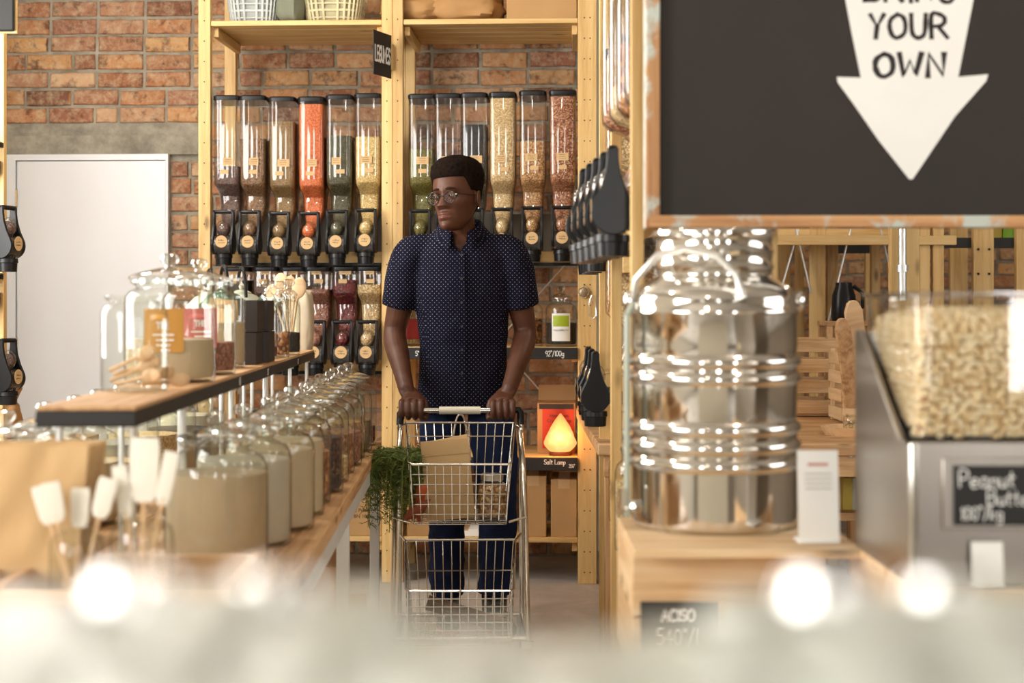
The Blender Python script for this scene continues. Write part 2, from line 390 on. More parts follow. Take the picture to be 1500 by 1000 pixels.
def brickmesh(L, seed):
    rr = random.Random(seed); h = .073; nx = 4; mb = MB()
    def loop(y, ins, jit):
        pts = []
        for i in range(nx+1): pts.append((-L/2+ins+(L-2*ins)*i/nx, -h/2+ins))
        pts.append((L/2-ins, 0))
        for i in range(nx, -1, -1): pts.append((-L/2+ins+(L-2*ins)*i/nx, h/2-ins))
        pts.append((-L/2+ins, 0))
        return [(x+rr.uniform(-jit, jit), y+rr.uniform(-jit, jit)*.6, z+rr.uniform(-jit, jit)) for x, z in pts]
    mb.loft([loop(.03, 0, 0), loop(.003, .001, .0022), loop(-.004, .007, .002)], True)
    return mb.mesh('brick', BRICK, 50)
BM = {k: [brickmesh(L, 11*k+i) for i in range(5)] for k, L in ((2, .218), (1, .103))}
VIS = [(0, 0, 300, 225), (246, 222, 300, 400), (345, 55, 566, 150), (608, 55, 850, 145), (785, 380, 850, 512), (770, 520, 850, 660), (545, 540, 562, 660),
       (305, 60, 335, 150)]
VIS2 = [(1215, 335, 1500, 430), (1130, 335, 1215, 430), (1165, 430, 1290, 480)]
def brickwall(name, xa, xb, Y, z1, vis, skip, far=False):
    wl = struct(MB().box(((xa+xb)/2, Y+.06, z1/2), (xb-xa, .1, z1)), name, MORT, smooth=0)
    rest = MB(); cnt = 0; row = 0; z = .045
    while z < z1-.03:
        cuts = sorted((max(lo_, xa), min(hi_, xb)) for lo_, hi_, za, zb in skip if za < z+.036 and z-.036 < zb)
        spans, x = [], xa
        for lo_, hi_ in cuts:
            if lo_-x > .03: spans.append((x, lo_))
            x = max(x, hi_)
        if xb-x > .03: spans.append((x, xb))
        x = xa-(.114 if row % 2 else 0)+R.uniform(-.01, .01)
        while x < xb:
            k = 2 if R.random() > .1 else 1
            L = .218 if k == 2 else .103
            x0_, x1_ = x, x+L; x += L+.013+R.uniform(-.002, .002)
            for lo_, hi_ in spans:
                u0, u1 = max(x0_, lo_), min(x1_, hi_)
                if u1-u0 < .03: continue
                c = (u0+u1)/2; fx_ = (u1-u0)/L
                r = c*cs+Y*sn; d = Y*cs-c*sn; px = 750+F*r/d; py = HZ-(z-CH)*F/d
                M = T(c, Y+R.uniform(-.001, .003), z+R.uniform(-.003, .003)) @ RY(R.uniform(-.012, .012)*fx_) @ S(fx_, 1, 1)
                me = R.choice(BM[k])
                if cnt < 290 and any(a-15 < px < c_+15 and b-8 < py < d_+8 for a, b, c_, d_ in vis):
                    o = bpy.data.objects.new('brick', me); COL.objects.link(o); o.parent = wl; o.matrix_local = M; cnt += 1
                else:
                    rest.add([v.co for v in me.vertices], [tuple(p.vertices) for p in me.polygons], M)
        z += .086; row += 1
    rest.build('brick_field', BRICK, wl, smooth=50, kind='stuff')
    return wl
dx0 = PY(19, 300, YB).x; dx1 = PY(249, 300, YB).x; dz1 = PY(100, 227, YB).z
lz1 = PY(100, 199, YB).z; lx1 = PY(300, 300, YB).x
wb = brickwall('wall_back', XL, .06, YB, ZC, VIS, [(XL-.1, dx1+.006, -1, lz1), (dx1, lx1, dz1-.01, lz1)])
MB().box(((XL+lx1)/2, YB-.002, (dz1+lz1)/2), (lx1-XL, .03, lz1-dz1)).build('concrete_lintel', MORT, wb, smooth=0)
wr = brickwall('wall_back_recess', .06, XR, YR, ZC, VIS2, [])
struct(MB().box((.11, (YB+YR)/2+.1, ZC/2), (.1, YR-YB-.1, ZC)), 'wall_return', PLASTER, smooth=0)
# door
DOORW = plain('white_gloss_door_paint', hexc(238, 238, 240), .28, 0, .015, 2)
fr = MB(); fr.box((dx0-.0, YB-.016, dz1/2), (.05, .04, dz1)); fr.box(((dx0+.025+dx1-.012)/2, YB-.016, dz1-.014), (dx1-.012-dx0-.025, .04, .028)); fr.box((dx1-.006, YB-.016, dz1/2), (.012, .04, dz1))
door = struct(fr, 'door_1', DOORW, smooth=0)
box('door_leaf', ((dx0+.029+dx1-.015)/2, YB-.012, (dz1-.03)/2), (dx1-.015-dx0-.029, .03, dz1-.034), DOORW, door, bevel=.003)
hg = MB(); BR = plain('brass', (.6, .42, .2), .3, 1)
for zz in (PY(20, 290, YB).z, .3, 1.0):
    hg = MB(); [hg.tube([(dx0+.026, YB-.03, zz-.04+.02*i), (dx0+.026, YB-.03, zz-.022+.02*i)], .007, 8) for i in range(4)]
    hg.build('hinge', BR, door)
MB().tube([(dx1-.09, YB-.02, 1.0), (dx1-.09, YB-.07, 1.0), (dx1-.2, YB-.07, 1.0)], .009).build('door_handle', BR, door)
# windows, all behind or beside the camera: frames on the walls the daylight comes through
def window(name, c, along, w_, h_):
    m = MB(); ax = along
    def bar(u0, u1, z0, z1):
        cu = (u0+u1)/2; cz = (z0+z1)/2
        m.box((c[0]+(cu if ax == 0 else 0), c[1]+(cu if ax == 1 else 0), c[2]+cz), ((u1-u0) if ax == 0 else .06, (u1-u0) if ax == 1 else .06, z1-z0))
    bar(-w_/2-.05, -w_/2, -h_/2-.05, h_/2+.05); bar(w_/2, w_/2+.05, -h_/2-.05, h_/2+.05)
    bar(-w_/2, w_/2, h_/2, h_/2+.05); bar(-w_/2, w_/2, -h_/2-.05, -h_/2)
    o = struct(m, name, plain('window_frame_paint', hexc(235, 232, 225), .5), smooth=0)
window('window_1', (XL+.03, 4.3, 1.75), 1, 2.2, 1.5); window('window_2', (XL+.03, .2, 1.75), 1, 1.8, 1.5)
for i, x in enumerate((-1.7, .35, 2.4)): window('window_%d' % (3+i), (x, YF+.03, 1.7), 0, .32, 2.0)
window('window_6', (XR-.03, 2.6, 1.9), 1, 2.2, 1.5)
# ================================================================ WOODEN SHELVING AGAINST THE BRICK WALL
YS = 6.59                                     # front face of the shelving
def sx(px, Y=YS): return PY(px, 400, Y).x
def sz(py, px=575, Y=YS): return PY(px, py, Y).z
def holes(mb, x, y0, z0, z1, cols, step=.088, M=None):
    z = z0+.05
    while z < z1:
        for c in cols: mb.lathe([(.0005, 0), (.003, 0), (.003, .0012), (.0005, .0012)], 8, T(x+c, y0, z) @ RX(PI/2), True)
        z += step
def ladder(t, x0, x1, d=.53, h=2.9, cols=(0,), name='post'):
    xm = (x0+x1)/2; w_ = x1-x0
    box(name, (xm, YS+.02, h/2), (w_, .04, h), PINE[2], t); box(name, (xm, YS+d-.02, h/2), (w_, .04, h), PINE[2], t)
    m = MB(); holes(m, xm, YS-.0005, 0, 2.75, cols)
    m.build('screw_hole', HOLE, t, kind='stuff')
XA0, XA1 = sx(290.5), sx(308); XM0, XM, XM1 = sx(559), sx(574.5), sx(590); XB0, XB1 = sx(846.5), sx(874)
DIN = .53
def rail(t, z, x0, x1, y, mat=PINE[0], h=.045, d=.02, name='rail'):
    return box(name, ((x0+x1)/2, y, z), (x1-x0, d, h), mat, t)
def shelfboards(t, z, x0, x1, name='shelf_board', th=.022):
    n = 5; dd = (DIN-.01)/n
    for i in range(n):
        box(name, ((x0+x1)/2, YS+.005+dd*(i+.5), z-th/2), (x1-x0-.002, dd-.004, th), PINE[0], t)
    for x in (x0+.014, x1-.014): box('shelf_cleat', (x, YS+DIN/2, z-th-.022), (.024, DIN-.09, .04), PINE[1], t)
ZTOP = sz(28); ZR1 = sz(376); ZMID = sz(508); ZLAMP = sz(668); ZBOT = sz(786)
uA = thing('shelving_unit', 'tall pine shelving unit of two posts beside the white door, holding the orange lentil bin', 'shelving', (0, 0, 0))
ladder(uA, XA0, XA1, cols=(0,)); ladder(uA, XM0, XM, cols=(0,))
shelfboards(uA, ZTOP, XA1, XM0); shelfboards(uA, ZBOT, XA1, XM0)
uB = thing('shelving_unit', 'tall pine shelving unit behind the man, holding the salt lamp and tea jar', 'shelving', (0, 0, 0))
ladder(uB, XM+.001, XM1, cols=(0,)); ladder(uB, XB0, XB1, cols=(-.012, .012))
for z in (ZTOP, ZBOT): shelfboards(uB, z, XM1, XB0)
shelfboards(uB, ZMID, XM1, XB0); shelfboards(uB, ZLAMP, XM1, XB0)
for t, x0, x1, zz in ((uA, XA1, XM0, (ZR1, sz(537))), (uB, XM1, XB0, (ZR1,))):
    for z in zz:
        box('hanging_rail', ((x0+x1)/2, YS+.115, z), (x1-x0-.002, .024, .05), PINE[0], t)
        box('metal_strip', ((x0+x1)/2, YS+.095, z-.03), (x1-x0-.002, .012, .014), BLACKP, t)
        box('mounting_board', ((x0+x1)/2, YS+.3, z+.1), (x1-x0-.002, .02, .2), plain('grey_mounting_board', hexc(120, 112, 100), .6), t)
for z, h in ((ZMID, .05), (ZLAMP, .056)):
    box('price_strip', ((XM1+XB0)/2, YS-.006, z-h/2-.002), (XB0-XM1-.002, .012, h), CHALKD, uB)
# diagonal wire braces at the back
for x0, x1, z0, z1 in ((XM1, XB0, .6, 1.45), (XM1, XB0, 1.45, .6)):
    MB().tube([(x0, YS+DIN+.004, z0), (x1, YS+DIN+.004, z1)], .004, 6).build('wire_brace', ZINC, uB)
def strip_text(txt, px, h, z):
    mb = centred(txt, h, 0, weight=.06, gap=.12)
    mb.build('chalk_lettering', WHITE, uB, T(sx(px), YS-.0125, z) @ FRONT)
strip_text("92'/100g", 813, .022, ZMID-.038); strip_text('Salt Lamp', 813, .02, ZLAMP-.03); strip_text("350'", 838, .014, ZLAMP-.044)
strip_text("5'", 612, .02, ZMID-.038)
# ================================================================ GRAVITY BINS
def sects(k=1.0, top=.724):
    prof = [(.155, .050, .040, .040), (.17, .054, .050, .042), (.20, .068, .085, .0875), (.25, .088, .115, .1275), (.305, .094, .128, .136),
            (.326, .098, .150, .125), (.338, .104, .182, .109), (.355, .110, .198, .101), (.385, .112, .204, .102), (.72, .112, .204, .102)]
    out = []
    for z, w_, d, c in prof: out.append((z, w_*k, d*k, c))
    return out
def hopper_mesh(k=1.0, top=.72):
    L = []; pr = sects(k)
    for i, (z, w_, d, c) in enumerate(pr):
        if z > top:
            z0, w0, d0, c0 = pr[i-1]; f = (top-z0)/(z-z0)
            L.append(rrect(w0+(w_-w0)*f, d0+(d-d0)*f, .02, top, 0, c0+(c-c0)*f)); break
        L.append(rrect(w_, d, .02, z, 0, c))
    return L
hop_me = {H: MB().loft(hopper_mesh(1, H-.018), False).mesh('hopper', ACRYL, 40) for H in (.738, .47)}
def bin_parts(t, fill_mat, fill_z, label=True, H=.738):
    if H < .5: fill_z = min(fill_z, .41)
    o = bpy.data.objects.new('hopper', hop_me[H]); COL.objects.link(o); o.parent = t
    MB().loft([rrect(.116, .208, .02, .716, 0, .102), rrect(.119, .211, .022, .722, 0, .102), rrect(.119, .211, .022, .733, 0, .102), rrect(.11, .2, .022, .738, 0, .102)]).build('lid', BLACKP, t, T(0, 0, H-.738))
    # clear elbow where the contents show as a ball
    nb = MB().loft([rrect(.044, .07, .02, .17, 0, .04), rrect(.052, .09, .022, .16, 0, .01)], False)
    nb.ball((0, -.045, .158), (.033, .032, .038), 16, 10).build('elbow_window', ACRYL, t)
    if fill_mat:
        c = MB().loft(hopper_mesh(.95, fill_z), True); c.ball((0, -.044, .152), (.029, .028, .031), 14, 8)
        c.build('contents', fill_mat, t, label=None)
    v = MB().tube([(-.034, -.045, .088), (.034, -.045, .088)], .042, 20)
    v.box((0, .0, .09), (.05, .08, .04)); v.build('valve_housing', DARKH, t, smooth=40)
    for s_ in (-1, 1):                        # teardrop side plates of the lever
        poly = [(-.045+.047*math.cos(math.radians(a)), .093+.047*math.sin(math.radians(a))) for a in range(-210, 31, 15)]
        poly += [(-.018, .145), (-.029, .18), (-.033, .21), (-.033, .229), (-.038, .236), (-.052, .236), (-.057, .229), (-.057, .21), (-.061, .18), (-.072, .145)]
        M = Matrix(((0, 0, 1, 0), (1, 0, 0, 0), (0, 1, 0, 0), (0, 0, 0, 1)))
        mb = MB().prism(poly, s_*.041-.0055, s_*.041+.0055, M)
        mb.build('lever_plate', BLACKP, t, smooth=40, bevel=.002)
    MB().tube([(-.045, -.045, .226), (-.038, -.046, .229), (.038, -.046, .229), (.045, -.045, .226)], .0085, 10).build('lever_bar', BLACKP, t)
    sp = MB().lathe([(.034, .066), (.03, .042)], 18, T(0, -.045, 0)); sp.build('spout', ACRYL, t)
    MB().lathe([(.001, .047), (.038, .047), (.039, .032), (.036, .03), (.034, 0), (.001, 0)], 22, T(0, -.045, 0)).build('spout_cap', BLACKP, t, smooth=40)
    st = MB().lathe([(.001, 0), (.026, 0), (.026, .001), (.001, .001)], 24).build('round_sticker', KRAFT, t, T(0, -.0905, .1) @ FRONT)
    rr = random.Random(t.name)
    mk = MB()
    for row in range(2):
        x = -.013
        while x < .012:
            u = rr.uniform(.002, .005); mk.box((x+u/2, .005-.011*row+rr.uniform(-.001, .001), .0012), (u, rr.uniform(.002, .005), .0006)); x += u+.002
    mk.build('ink_writing', INKB, st)
    if label:
        lb = MB().box((0, 0, 0), (.052 if rr.random() < .5 else .04, .0006, .032)).build('paper_label', KRAFT, t, T(rr.uniform(-.01, .01), -.0012, .45))
        l2 = MB().box((0, 0, 0), (.036, .0006, .018)).build('paper_label', KRAFT, t, T(rr.uniform(-.01, .01), -.0012, .405))
        m = MB()
        for row in range(3):
            x = -.014
            while x < .012:
                u = rr.uniform(.002, .006); m.box((x+u/2, -.0006, .009-.008*row), (u, .0004, rr.uniform(.0012, .0025))); x += u+.0015
        m.build('ink_writing', INKB, lb)
GR = {
 'coffee': grain('mauve_brown_grain', hexc(120, 92, 84), hexc(78, 58, 52), .004), 'brown': grain('brown_buckwheat', hexc(158, 120, 82), hexc(96, 68, 46), .0045),
 'seed': grain('tan_seed', hexc(160, 130, 84), hexc(118, 90, 52), .003), 'orange': grain('orange_lentils', hexc(232, 128, 72), hexc(196, 92, 48), .004),
 'green': grain('green_lentils', hexc(92, 88, 58), hexc(58, 56, 36), .0045), 'yellow': grain('pale_yellow_lentils', hexc(232, 204, 138), hexc(196, 160, 92), .004),
 'mung': grain('mung_beans', hexc(128, 118, 48), hexc(84, 80, 30), .0045), 'black': grain('black_beans', hexc(52, 50, 50), hexc(28, 27, 28), .006),
 'beige': grain('beige_soya_beans', hexc(228, 200, 150), hexc(190, 156, 104), .0045), 'chick': grain('dried_chickpeas', hexc(214, 170, 116), hexc(150, 98, 56), .005),
 'red': grain('speckled_red_beans', hexc(196, 128, 88), hexc(124, 64, 38), .005, hexc(228, 182, 142)), 'pink': grain('pink_brown_flakes', hexc(178, 122, 100), hexc(120, 76, 62), .006),
 'crimson': grain('dried_cranberries', hexc(120, 34, 36), hexc(70, 16, 20), .009), 'oat': grain('rolled_oats', hexc(226, 198, 148), hexc(180, 144, 92), .007),
 'flour': plain('cream_flour', hexc(200, 180, 148), .9, 0, .1), 'white': plain('white_flour', hexc(206, 196, 176), .9, 0, .03), 'dark': grain('dark_cocoa_pieces', hexc(84, 52, 42), hexc(44, 26, 24), .012),
 'nuts': grain('brown_nuts', hexc(190, 120, 70), hexc(110, 60, 34), .012, hexc(226, 170, 110)), 'tea': grain('dark_tea_leaves', hexc(48, 40, 34), hexc(22, 18, 15), .004),
 'grey': plain('grey_salt', hexc(168, 162, 150), .9, 0, .05), 'granola': grain('granola', hexc(214, 160, 96), hexc(140, 88, 46), .01, hexc(240, 206, 150)),
}
ZBIN = sz(390.5, 575, YS-.05)
def bin_at(loc, rz, fm, fz, label, group, lab=True, H=.738):
    t = thing('bin_dispenser', label, 'dispenser', loc, rz, group)
    bin_parts(t, GR.get(fm), fz, lab, H); return t
up = [(331, 139, 'coffee', .43, 'clear gravity bin of mauve-brown grain, next to the left post of the shelving'),
      (369, 139, 'brown', .55, 'gravity bin two thirds full of rough brown buckwheat'),
      (412, 141, 'seed', .63, 'gravity bin of fine olive-tan seeds left of the orange lentils'),
      (455, 141, 'orange', .705, 'gravity bin brim-full of bright orange lentils'),
      (496, 138, 'green', .56, 'gravity bin of dark green lentils right of the orange ones'),
      (538, 136, 'yellow', .55, 'gravity bin of pale yellow lentils beside the middle post'),
      (617, 137, 'mung', .50, "gravity bin of mung beans over the man's shoulder, right of the middle post"),
      (655, 136, None, .4, "empty clear gravity bin right behind the man's head"),
      (694, 135, 'black', .60, "gravity bin of black beans behind the man's ear"),
      (736, 134, 'beige', .71, 'gravity bin full of pale beige soya beans'),
      (780, 132, 'chick', .52, 'gravity bin two thirds full of toasted tan chickpeas'),
      (824, 131, 'red', .71, 'gravity bin full of speckled reddish beans at the right end of the upper row')]
for px, py, fm, fz, lab in up:
    x = PY(px, 200, YS).x
    bin_at((x, YS, PY(px, py, YS).z-.738), R.uniform(-.015, .015), fm, fz, lab, 'gravity bins of the upper row on the back shelving')
low = [(345, 'tea', .5, 'lower gravity bin behind the teapots'), (388, 'coffee', .55, 'lower gravity bin behind the wooden spoons, with brown flakes'),
       (428, 'oat', .5, 'lower gravity bin of oats just beyond the spoon jar'), (464, 'pink', .40, 'lower gravity bin of pinkish brown flakes'),
       (504, 'crimson', .44, 'lower gravity bin of dark red cranberries'), (540, 'oat', .42, 'lower gravity bin of pale flakes by the middle post')]
for px, fm, fz, lab in low:
    bin_at((PY(px, 450, YS+.02).x, YS+.02, PY(px, 549, YS).z), 0, fm, fz-.03, lab, 'gravity bins of the lower row on the back shelving', True, .47)
# ================================================================ SIDE SHELVING WITH BINS FACING THE AISLE
uC = thing('shelving_unit', 'long pine side unit along the aisle edge, bins hanging off it toward the aisle', 'shelving', (0, 0, 0))
def post(t, px, d, wpx, h=2.9, z0=0, name='post', depth=None, rz=TH):
    w_ = wpx/F*d; dd = depth or w_
    c = W((px-750)/F*d, d+dd/2, z0+h/2)
    return box(name, (0, 0, 0), (w_, dd, h), PINE[2], t, T(*c) @ RZ(rz))
post(uC, 934, 3.12, 19, depth=.027); post(uC, 903, 3.95, 16, depth=.027); post(uC, 886, 5.2, 16, depth=.03)
aP = W((934-750)/F*3.12, 3.12); bP = W((886-750)/F*5.2, 5.2)
def beam(t, a, b, z, h=.05, th=.03, name='beam', mat=None):
    a = Vector((a[0], a[1], 0)); b = Vector((b[0], b[1], 0)); L = (b-a).length; ang = math.atan2(b.y-a.y, b.x-a.x)
    return box(name, (0, 0, 0), (L, th, h), mat or PINE[0], t, T(*((a+b)/2+Vector((0, 0, z)))) @ RZ(ang))
off = Vector((.30, .02, 0))
beam(uC, aP+Vector((.06, .04, 0)), bP+Vector((.06, 0, 0)), 1.40); beam(uC, aP+Vector((.06, .04, 0)), bP+Vector((.06, 0, 0)), .60)
for q, nm in ((aP+Vector((.27, .03, 0)), 0), (bP+Vector((.32, 0, 0)), 1)):
    box('post', (q.x, q.y, 1.45), (.03, .03, 2.9), PINE[2], uC)
for z in (.60, .15, 2.4):
    p = [aP+Vector((.05, .03, 0)), bP+Vector((.05, 0, 0)), bP+Vector((.32, 0, 0)), aP+Vector((.27, .03, 0))]
    MB().prism([(v.x, v.y) for v in p], z-.02, z).build('shelf_board', RAW[1], uC, smooth=0)
n0 = W((897-750)/F*3.32, 3.32); n1 = W((857-750)/F*3.86, 3.86)
dirn = (n1-n0); ang = math.atan2(dirn.y, dirn.x)      # row direction; bins face its left side
side = Vector((math.sin(ang), -math.cos(ang), 0))
SIDE_FILL = [('oat', .5, 'nearest side bin on the aisle, black lever facing left'), ('brown', .4, 'second side bin from the near aisle post'),
             ('nuts', .5, 'third side bin from the near aisle post'), ('beige', .42, 'fourth side bin from the near aisle post'), ('red', .4, 'last side bin of the nearer upper row')]
ZU = 1.302
for i, (fm, fz, lab) in enumerate(SIDE_FILL):
    c = n0+dirn*(i/4*1.04)+Vector((0, 0, ZU))
    # the local valve sits at y=-.045, so shift along the outward side
    t = bin_at(c+side*(-.0)-Vector((0, 0, 0)), ang-PI+PI/2+PI/2, fm, fz, lab, 'side bins of the nearer upper row')
    t.rotation_euler.z = TH-PI/2-.03
    out = Matrix.Rotation(TH-PI/2-.03, 3, 'Z') @ Vector((0, -1, 0))
    t.location = c-out*.045
f0 = W((872-750)/F*4.85, 4.85); f1 = W((862-750)/F*5.35, 5.35); fd = f1-f0; fa = math.atan2(fd.y, fd.x)
k = 0
for z, labs in ((P(870, 622, 4.9).z, ['nearest of the three lower side bins, its spout lowest over the aisle', 'middle one of the three lower side bins by the hooks', 'farthest of the three lower side bins by the hooks']),
                (ZU, ['nearest of the three far upper side bins with slim hopper', 'middle one of the three far upper side bins', 'farthest upper side bin close to the back shelving'])):
    for i, lab in enumerate(labs):
        c = f0+fd*(i/2)+Vector((0, 0, z)); k += 1
        t = bin_at(c, 0, ('oat', 'granola', 'brown')[i], (.45, .5, .4)[i], lab, 'side bins farther along the aisle')
        t.rotation_euler.z = TH-PI/2-.03; out = Matrix.Rotation(TH-PI/2-.03, 3, 'Z') @ Vector((0, -1, 0)); t.location = c-out*.045
for z_ in (ZU+.02, P(870, 622, 4.9).z+.02): beam(uC, f0+Vector((.10, -.06, 0)), f1+Vector((.10, .12, 0)), z_, .05, .03, 'hanging_rail')
# jars glimpsed inside the side unit are built with the jars below
# tea strainers on hooks on the wide post
def strainer(px, py, r, label, long=False):
    p = PY(px, py, YS-.012); t = thing('tea_strainer', label, 'strainer', p)
    if not long:
        MB().tube([(r*math.cos(a/20*2*PI), 0, r*math.sin(a/20*2*PI)) for a in range(20)], .0018, 6, closed=True).build('rim', CHROME, t)
        MB().ball((0, .002, 0), (r*.95, .008, r*.95), 18, 10).build('mesh_bowl', plain('fine_wire_mesh', hexc(170, 150, 120), .4, .6, .3, 200), t)
    else:
        MB().tube([(-.004, 0, .065), (-.013, 0, .04), (-.016, 0, -.02), (0, 0, -.035), (.016, 0, -.02), (.013, 0, .04), (.004, 0, .065)], .0018, 6, closed=True).build('tongs', CHROME, t)
    MB().tube([(0, .012, r+.012), (0, -.002, r+.014), (0, -.003, r+.004), (0, 0, r)], .0015, 6).build('hook', CHROME, t)
strainer(855, 428, .022, 'round wire tea strainer hanging on the wide post')
strainer(868, 455, .03, 'long wire tea tongs hanging on the wide post', True)
lab = thing('shelf_label', 'small kraft label with pen writing on the wide post', 'label', PY(860, 392, YS-.003))
MB().box((0, 0, 0), (.07, .003, .03)).build('card', KRAFT, lab, smooth=0)
centred('Tea Balls'.replace('B', 'b'), .011, -.004, weight=.07).build('ink_writing', INKB, lab, T(0, -.0018, 0) @ FRONT)
# ================================================================ LEGUMES SIGN
sg = thing('hanging_sign', 'small black sign reading LEGUMES sticking out from the middle post', 'sign', PY(562, 120, YS-.06))
a0 = PY(547, 43, YS-.18); a1 = PY(573, 120, YS-.03)
wv = Vector((a1.x-a0.x, a1.y-a0.y, 0)); ssz = P(547, 43, DY(547, YS-.18)).z-P(547, 108, DY(547, YS-.18)).z
sg.location = (a0.x, a0.y, P(547, 108, DY(547, YS-.18)).z+.0)
sg.rotation_euler.z = math.atan2(wv.y, wv.x); L = wv.length
MB().box((L/2, 0, ssz/2), (L, .004, ssz)).build('board', CHALKD, sg, bevel=.001)
m, wd = letters('LEGUMES', ssz*.33, weight=.1, gap=.12)
fx = L*.86/wd
m2, _ = letters('LEGUMES', ssz*.33, weight=.11, gap=.12)
m2.build('lettering', WHITE, sg, T(L*.07, -.0025, ssz*.33) @ S(fx, 1, 1) @ FRONT)
MB().box((L+.005, .008, ssz*.5), (.02, .03, ssz*.6)).build('bracket', PINE[2], sg)
# ================================================================ THINGS ON THE BACK SHELVES
def basket(px0, px1, label, col):
    x0, x1 = sx(px0, YS+.15), sx(px1, YS+.15); cx = (x0+x1)/2; wb_ = x1-x0
    t = thing('woven_basket', label, 'basket', (cx, YS+.22, ZTOP), 0, 'woven baskets on the top shelf'); m = plain('basket_'+label.split()[0], col, .6)
    H = .2; n = 30
    def ring(z, w_, d): return [(w_/2*math.copysign(abs(math.cos(a))**.6, math.cos(a)), d/2*math.copysign(abs(math.sin(a))**.6, math.sin(a)), z) for a in [2*PI*i/n for i in range(n)]]
    f = lambda z: (wb_*(.86+.3*z/H*.9), .26*(.86+.3*z/H))
    b = MB()
    for i in range(n):
        pts = []
        for z in [H*j/5 for j in range(6)]:
            pts.append(ring(z, *f(z))[i])
        b.tube(pts, .0055, 5)
    b.build('stake', m, t, kind='stuff')
    wv_ = MB()
    for z in [.004, .03, .06, .063, .09, .12, .15, .18, .2]: wv_.tube(ring(z, *f(z)), .0035 if z < .19 else .007, 5, closed=True)
    wv_.build('weaver', m, t, kind='stuff')
    MB().loft([ring(.004, *[v*.96 for v in f(.004)]), ring(.12, *[v*.93 for v in f(.12)])], True).build('cloth_lining', plain('lining_'+label.split()[0], tuple(v*.6 for v in col), .9, 0, .2, 20), t)
basket(333, 408, 'pale blue-white wicker basket on the top shelf', hexc(208, 214, 212))
basket(444, 530, 'cream wicker basket on the top shelf', hexc(226, 216, 176))
def blob(name, label, cat, c, size, mat, seed, amp=.15, parent=None, sub=24):
    mb = MB(); rr = random.Random(seed); lo = []
    for i in range(sub//2+1):
        a = -PI/2+PI*i/(sub//2); a = max(min(a, PI/2-.03), -PI/2+.03); ring = []
        for j in range(sub):
            th = 2*PI*j/sub
            v = Vector((math.copysign(abs(math.cos(th))**.6, math.cos(th))*math.cos(a)**.5, math.copysign(abs(math.sin(th))**.6, math.sin(th))*math.cos(a)**.5, math.copysign(abs(math.sin(a))**.7, math.sin(a))))
            k_ = 1+amp*noise.noise(v*2.2+Vector((seed, 0, 0)))+amp*.4*noise.noise(v*6)
            ring.append((v.x*size[0]/2*k_, v.y*size[1]/2*k_, max(0, size[2]/2+v.z*size[2]/2*k_)))
        lo.append(ring)
    o = mb.loft(lo, True).build(name, mat, parent, T(*c), smooth=60)
    if label: tag(o, label, cat)
    return o
blob('folded_cloth', 'grey-green cloth bundle between the two baskets', 'cloth', (sx(425, YS+.1), YS+.14, ZTOP), (.12, .2, .2), plain('sage_cloth', hexc(126, 130, 112), .9), 5)
blob('paper_sack', 'crumpled brown paper sack lying on the top shelf', 'sack', (sx(610, YS+.1)-.015, YS+.2, ZTOP), (.29, .32, .13), KRAFTD, 9, .2, sub=40)
blob('paper_sack', 'crumpled brown sack lying right of the shelf middle post', 'sack', (sx(672, YS+.1)+.01, YS+.2, ZTOP), (.36, .32, .16), KRAFTD, 12, .2, sub=40)
def carton(px0, px1, pytop, zb, d, label, depth=.3, text=None, yoff=.02, mat=None, flaps=False, name='cardboard_box'):
    Y = YS+yoff; x0, x1 = sx(px0, Y), sx(px1, Y); h = PY((px0+px1)/2, pytop, Y).z-zb; w_ = x1-x0
    t = thing(name, label, 'box', ((x0+x1)/2, Y+depth/2, zb), d)
    MB().box((0, 0, h/2), (w_, depth, h)).build('carton_body', mat or CARD, t, bevel=.003)
    MB().box((0, -depth/2-.0006, h*.92), (.05, .0006, h*.16)).box((0, 0, h+.0005), (.05, depth*.99, .0006)).build('packing_tape', plain('brown_tape', hexc(196, 158, 112), .3), t, smooth=0)
    if text:
        for i, tx in enumerate(text): printed(tx, .022, INK, t, T(0, -depth/2-.001, h*.62-.026*i) @ FRONT)
    return t
carton(742, 845, -60, ZTOP, 0, 'plain brown carton on the top shelf beside the paper sack')
b1 = carton(500, 559, 728, ZBOT, 0, 'carton printed 12 Pieces on the bottom shelf behind the table leg', text=['12 Pieces', 'BN 100'])
carton(760, 799, 697, ZBOT, .03, 'taller brown carton on the bottom shelf right of the trolley', depth=.28)
carton(807, 845, 702, ZBOT, 0, 'smaller brown carton on the bottom shelf against the wide post', depth=.3)
carton(650, 705, 775, ZBOT, 0, 'low flat white box on the bottom shelf behind the trolley', depth=.2, mat=PAPERW)
carton(596, 640, 700, ZBOT, 0, 'dark brown carton on the bottom shelf behind the carrots', depth=.25, mat=KRAFTD)
# salt lamp box with red face and open flap
Y = YS+.14; x0, x1 = sx(792, Y), sx(838, Y); zb = ZLAMP; hh = PY(815, 590, Y).z-zb
t = thing('lamp_box', 'open red-fronted carton behind the glowing salt lamp', 'box', ((x0+x1)/2, Y, zb), 0)
MB().box((0, .1, hh/2), (x1-x0+.03, .2, hh)).build('carton_body', KRAFTD, t, bevel=.002)
MB().box((.008, -.0012, hh*.5), (x1-x0, .002, hh*.78)).build('red_panel', plain('red_print', hexc(186, 52, 34), .5), t, smooth=0)
MB().box((0, -.002, hh*.93), (x1-x0+.012, .003, hh*.1)).build('dark_panel', INK, t, smooth=0)
MB().box((0, 0, .035), (x1-x0+.03, .003, .07)).build('flap', CARD, t, T(0, .19, hh) @ RX(-.2), smooth=0)
for i, tx in enumerate(('Himalayan', 'Crystal Lamp')): printed(tx, .02, INK, t, T(.012, -.003, hh*.72-.022*i) @ FRONT)
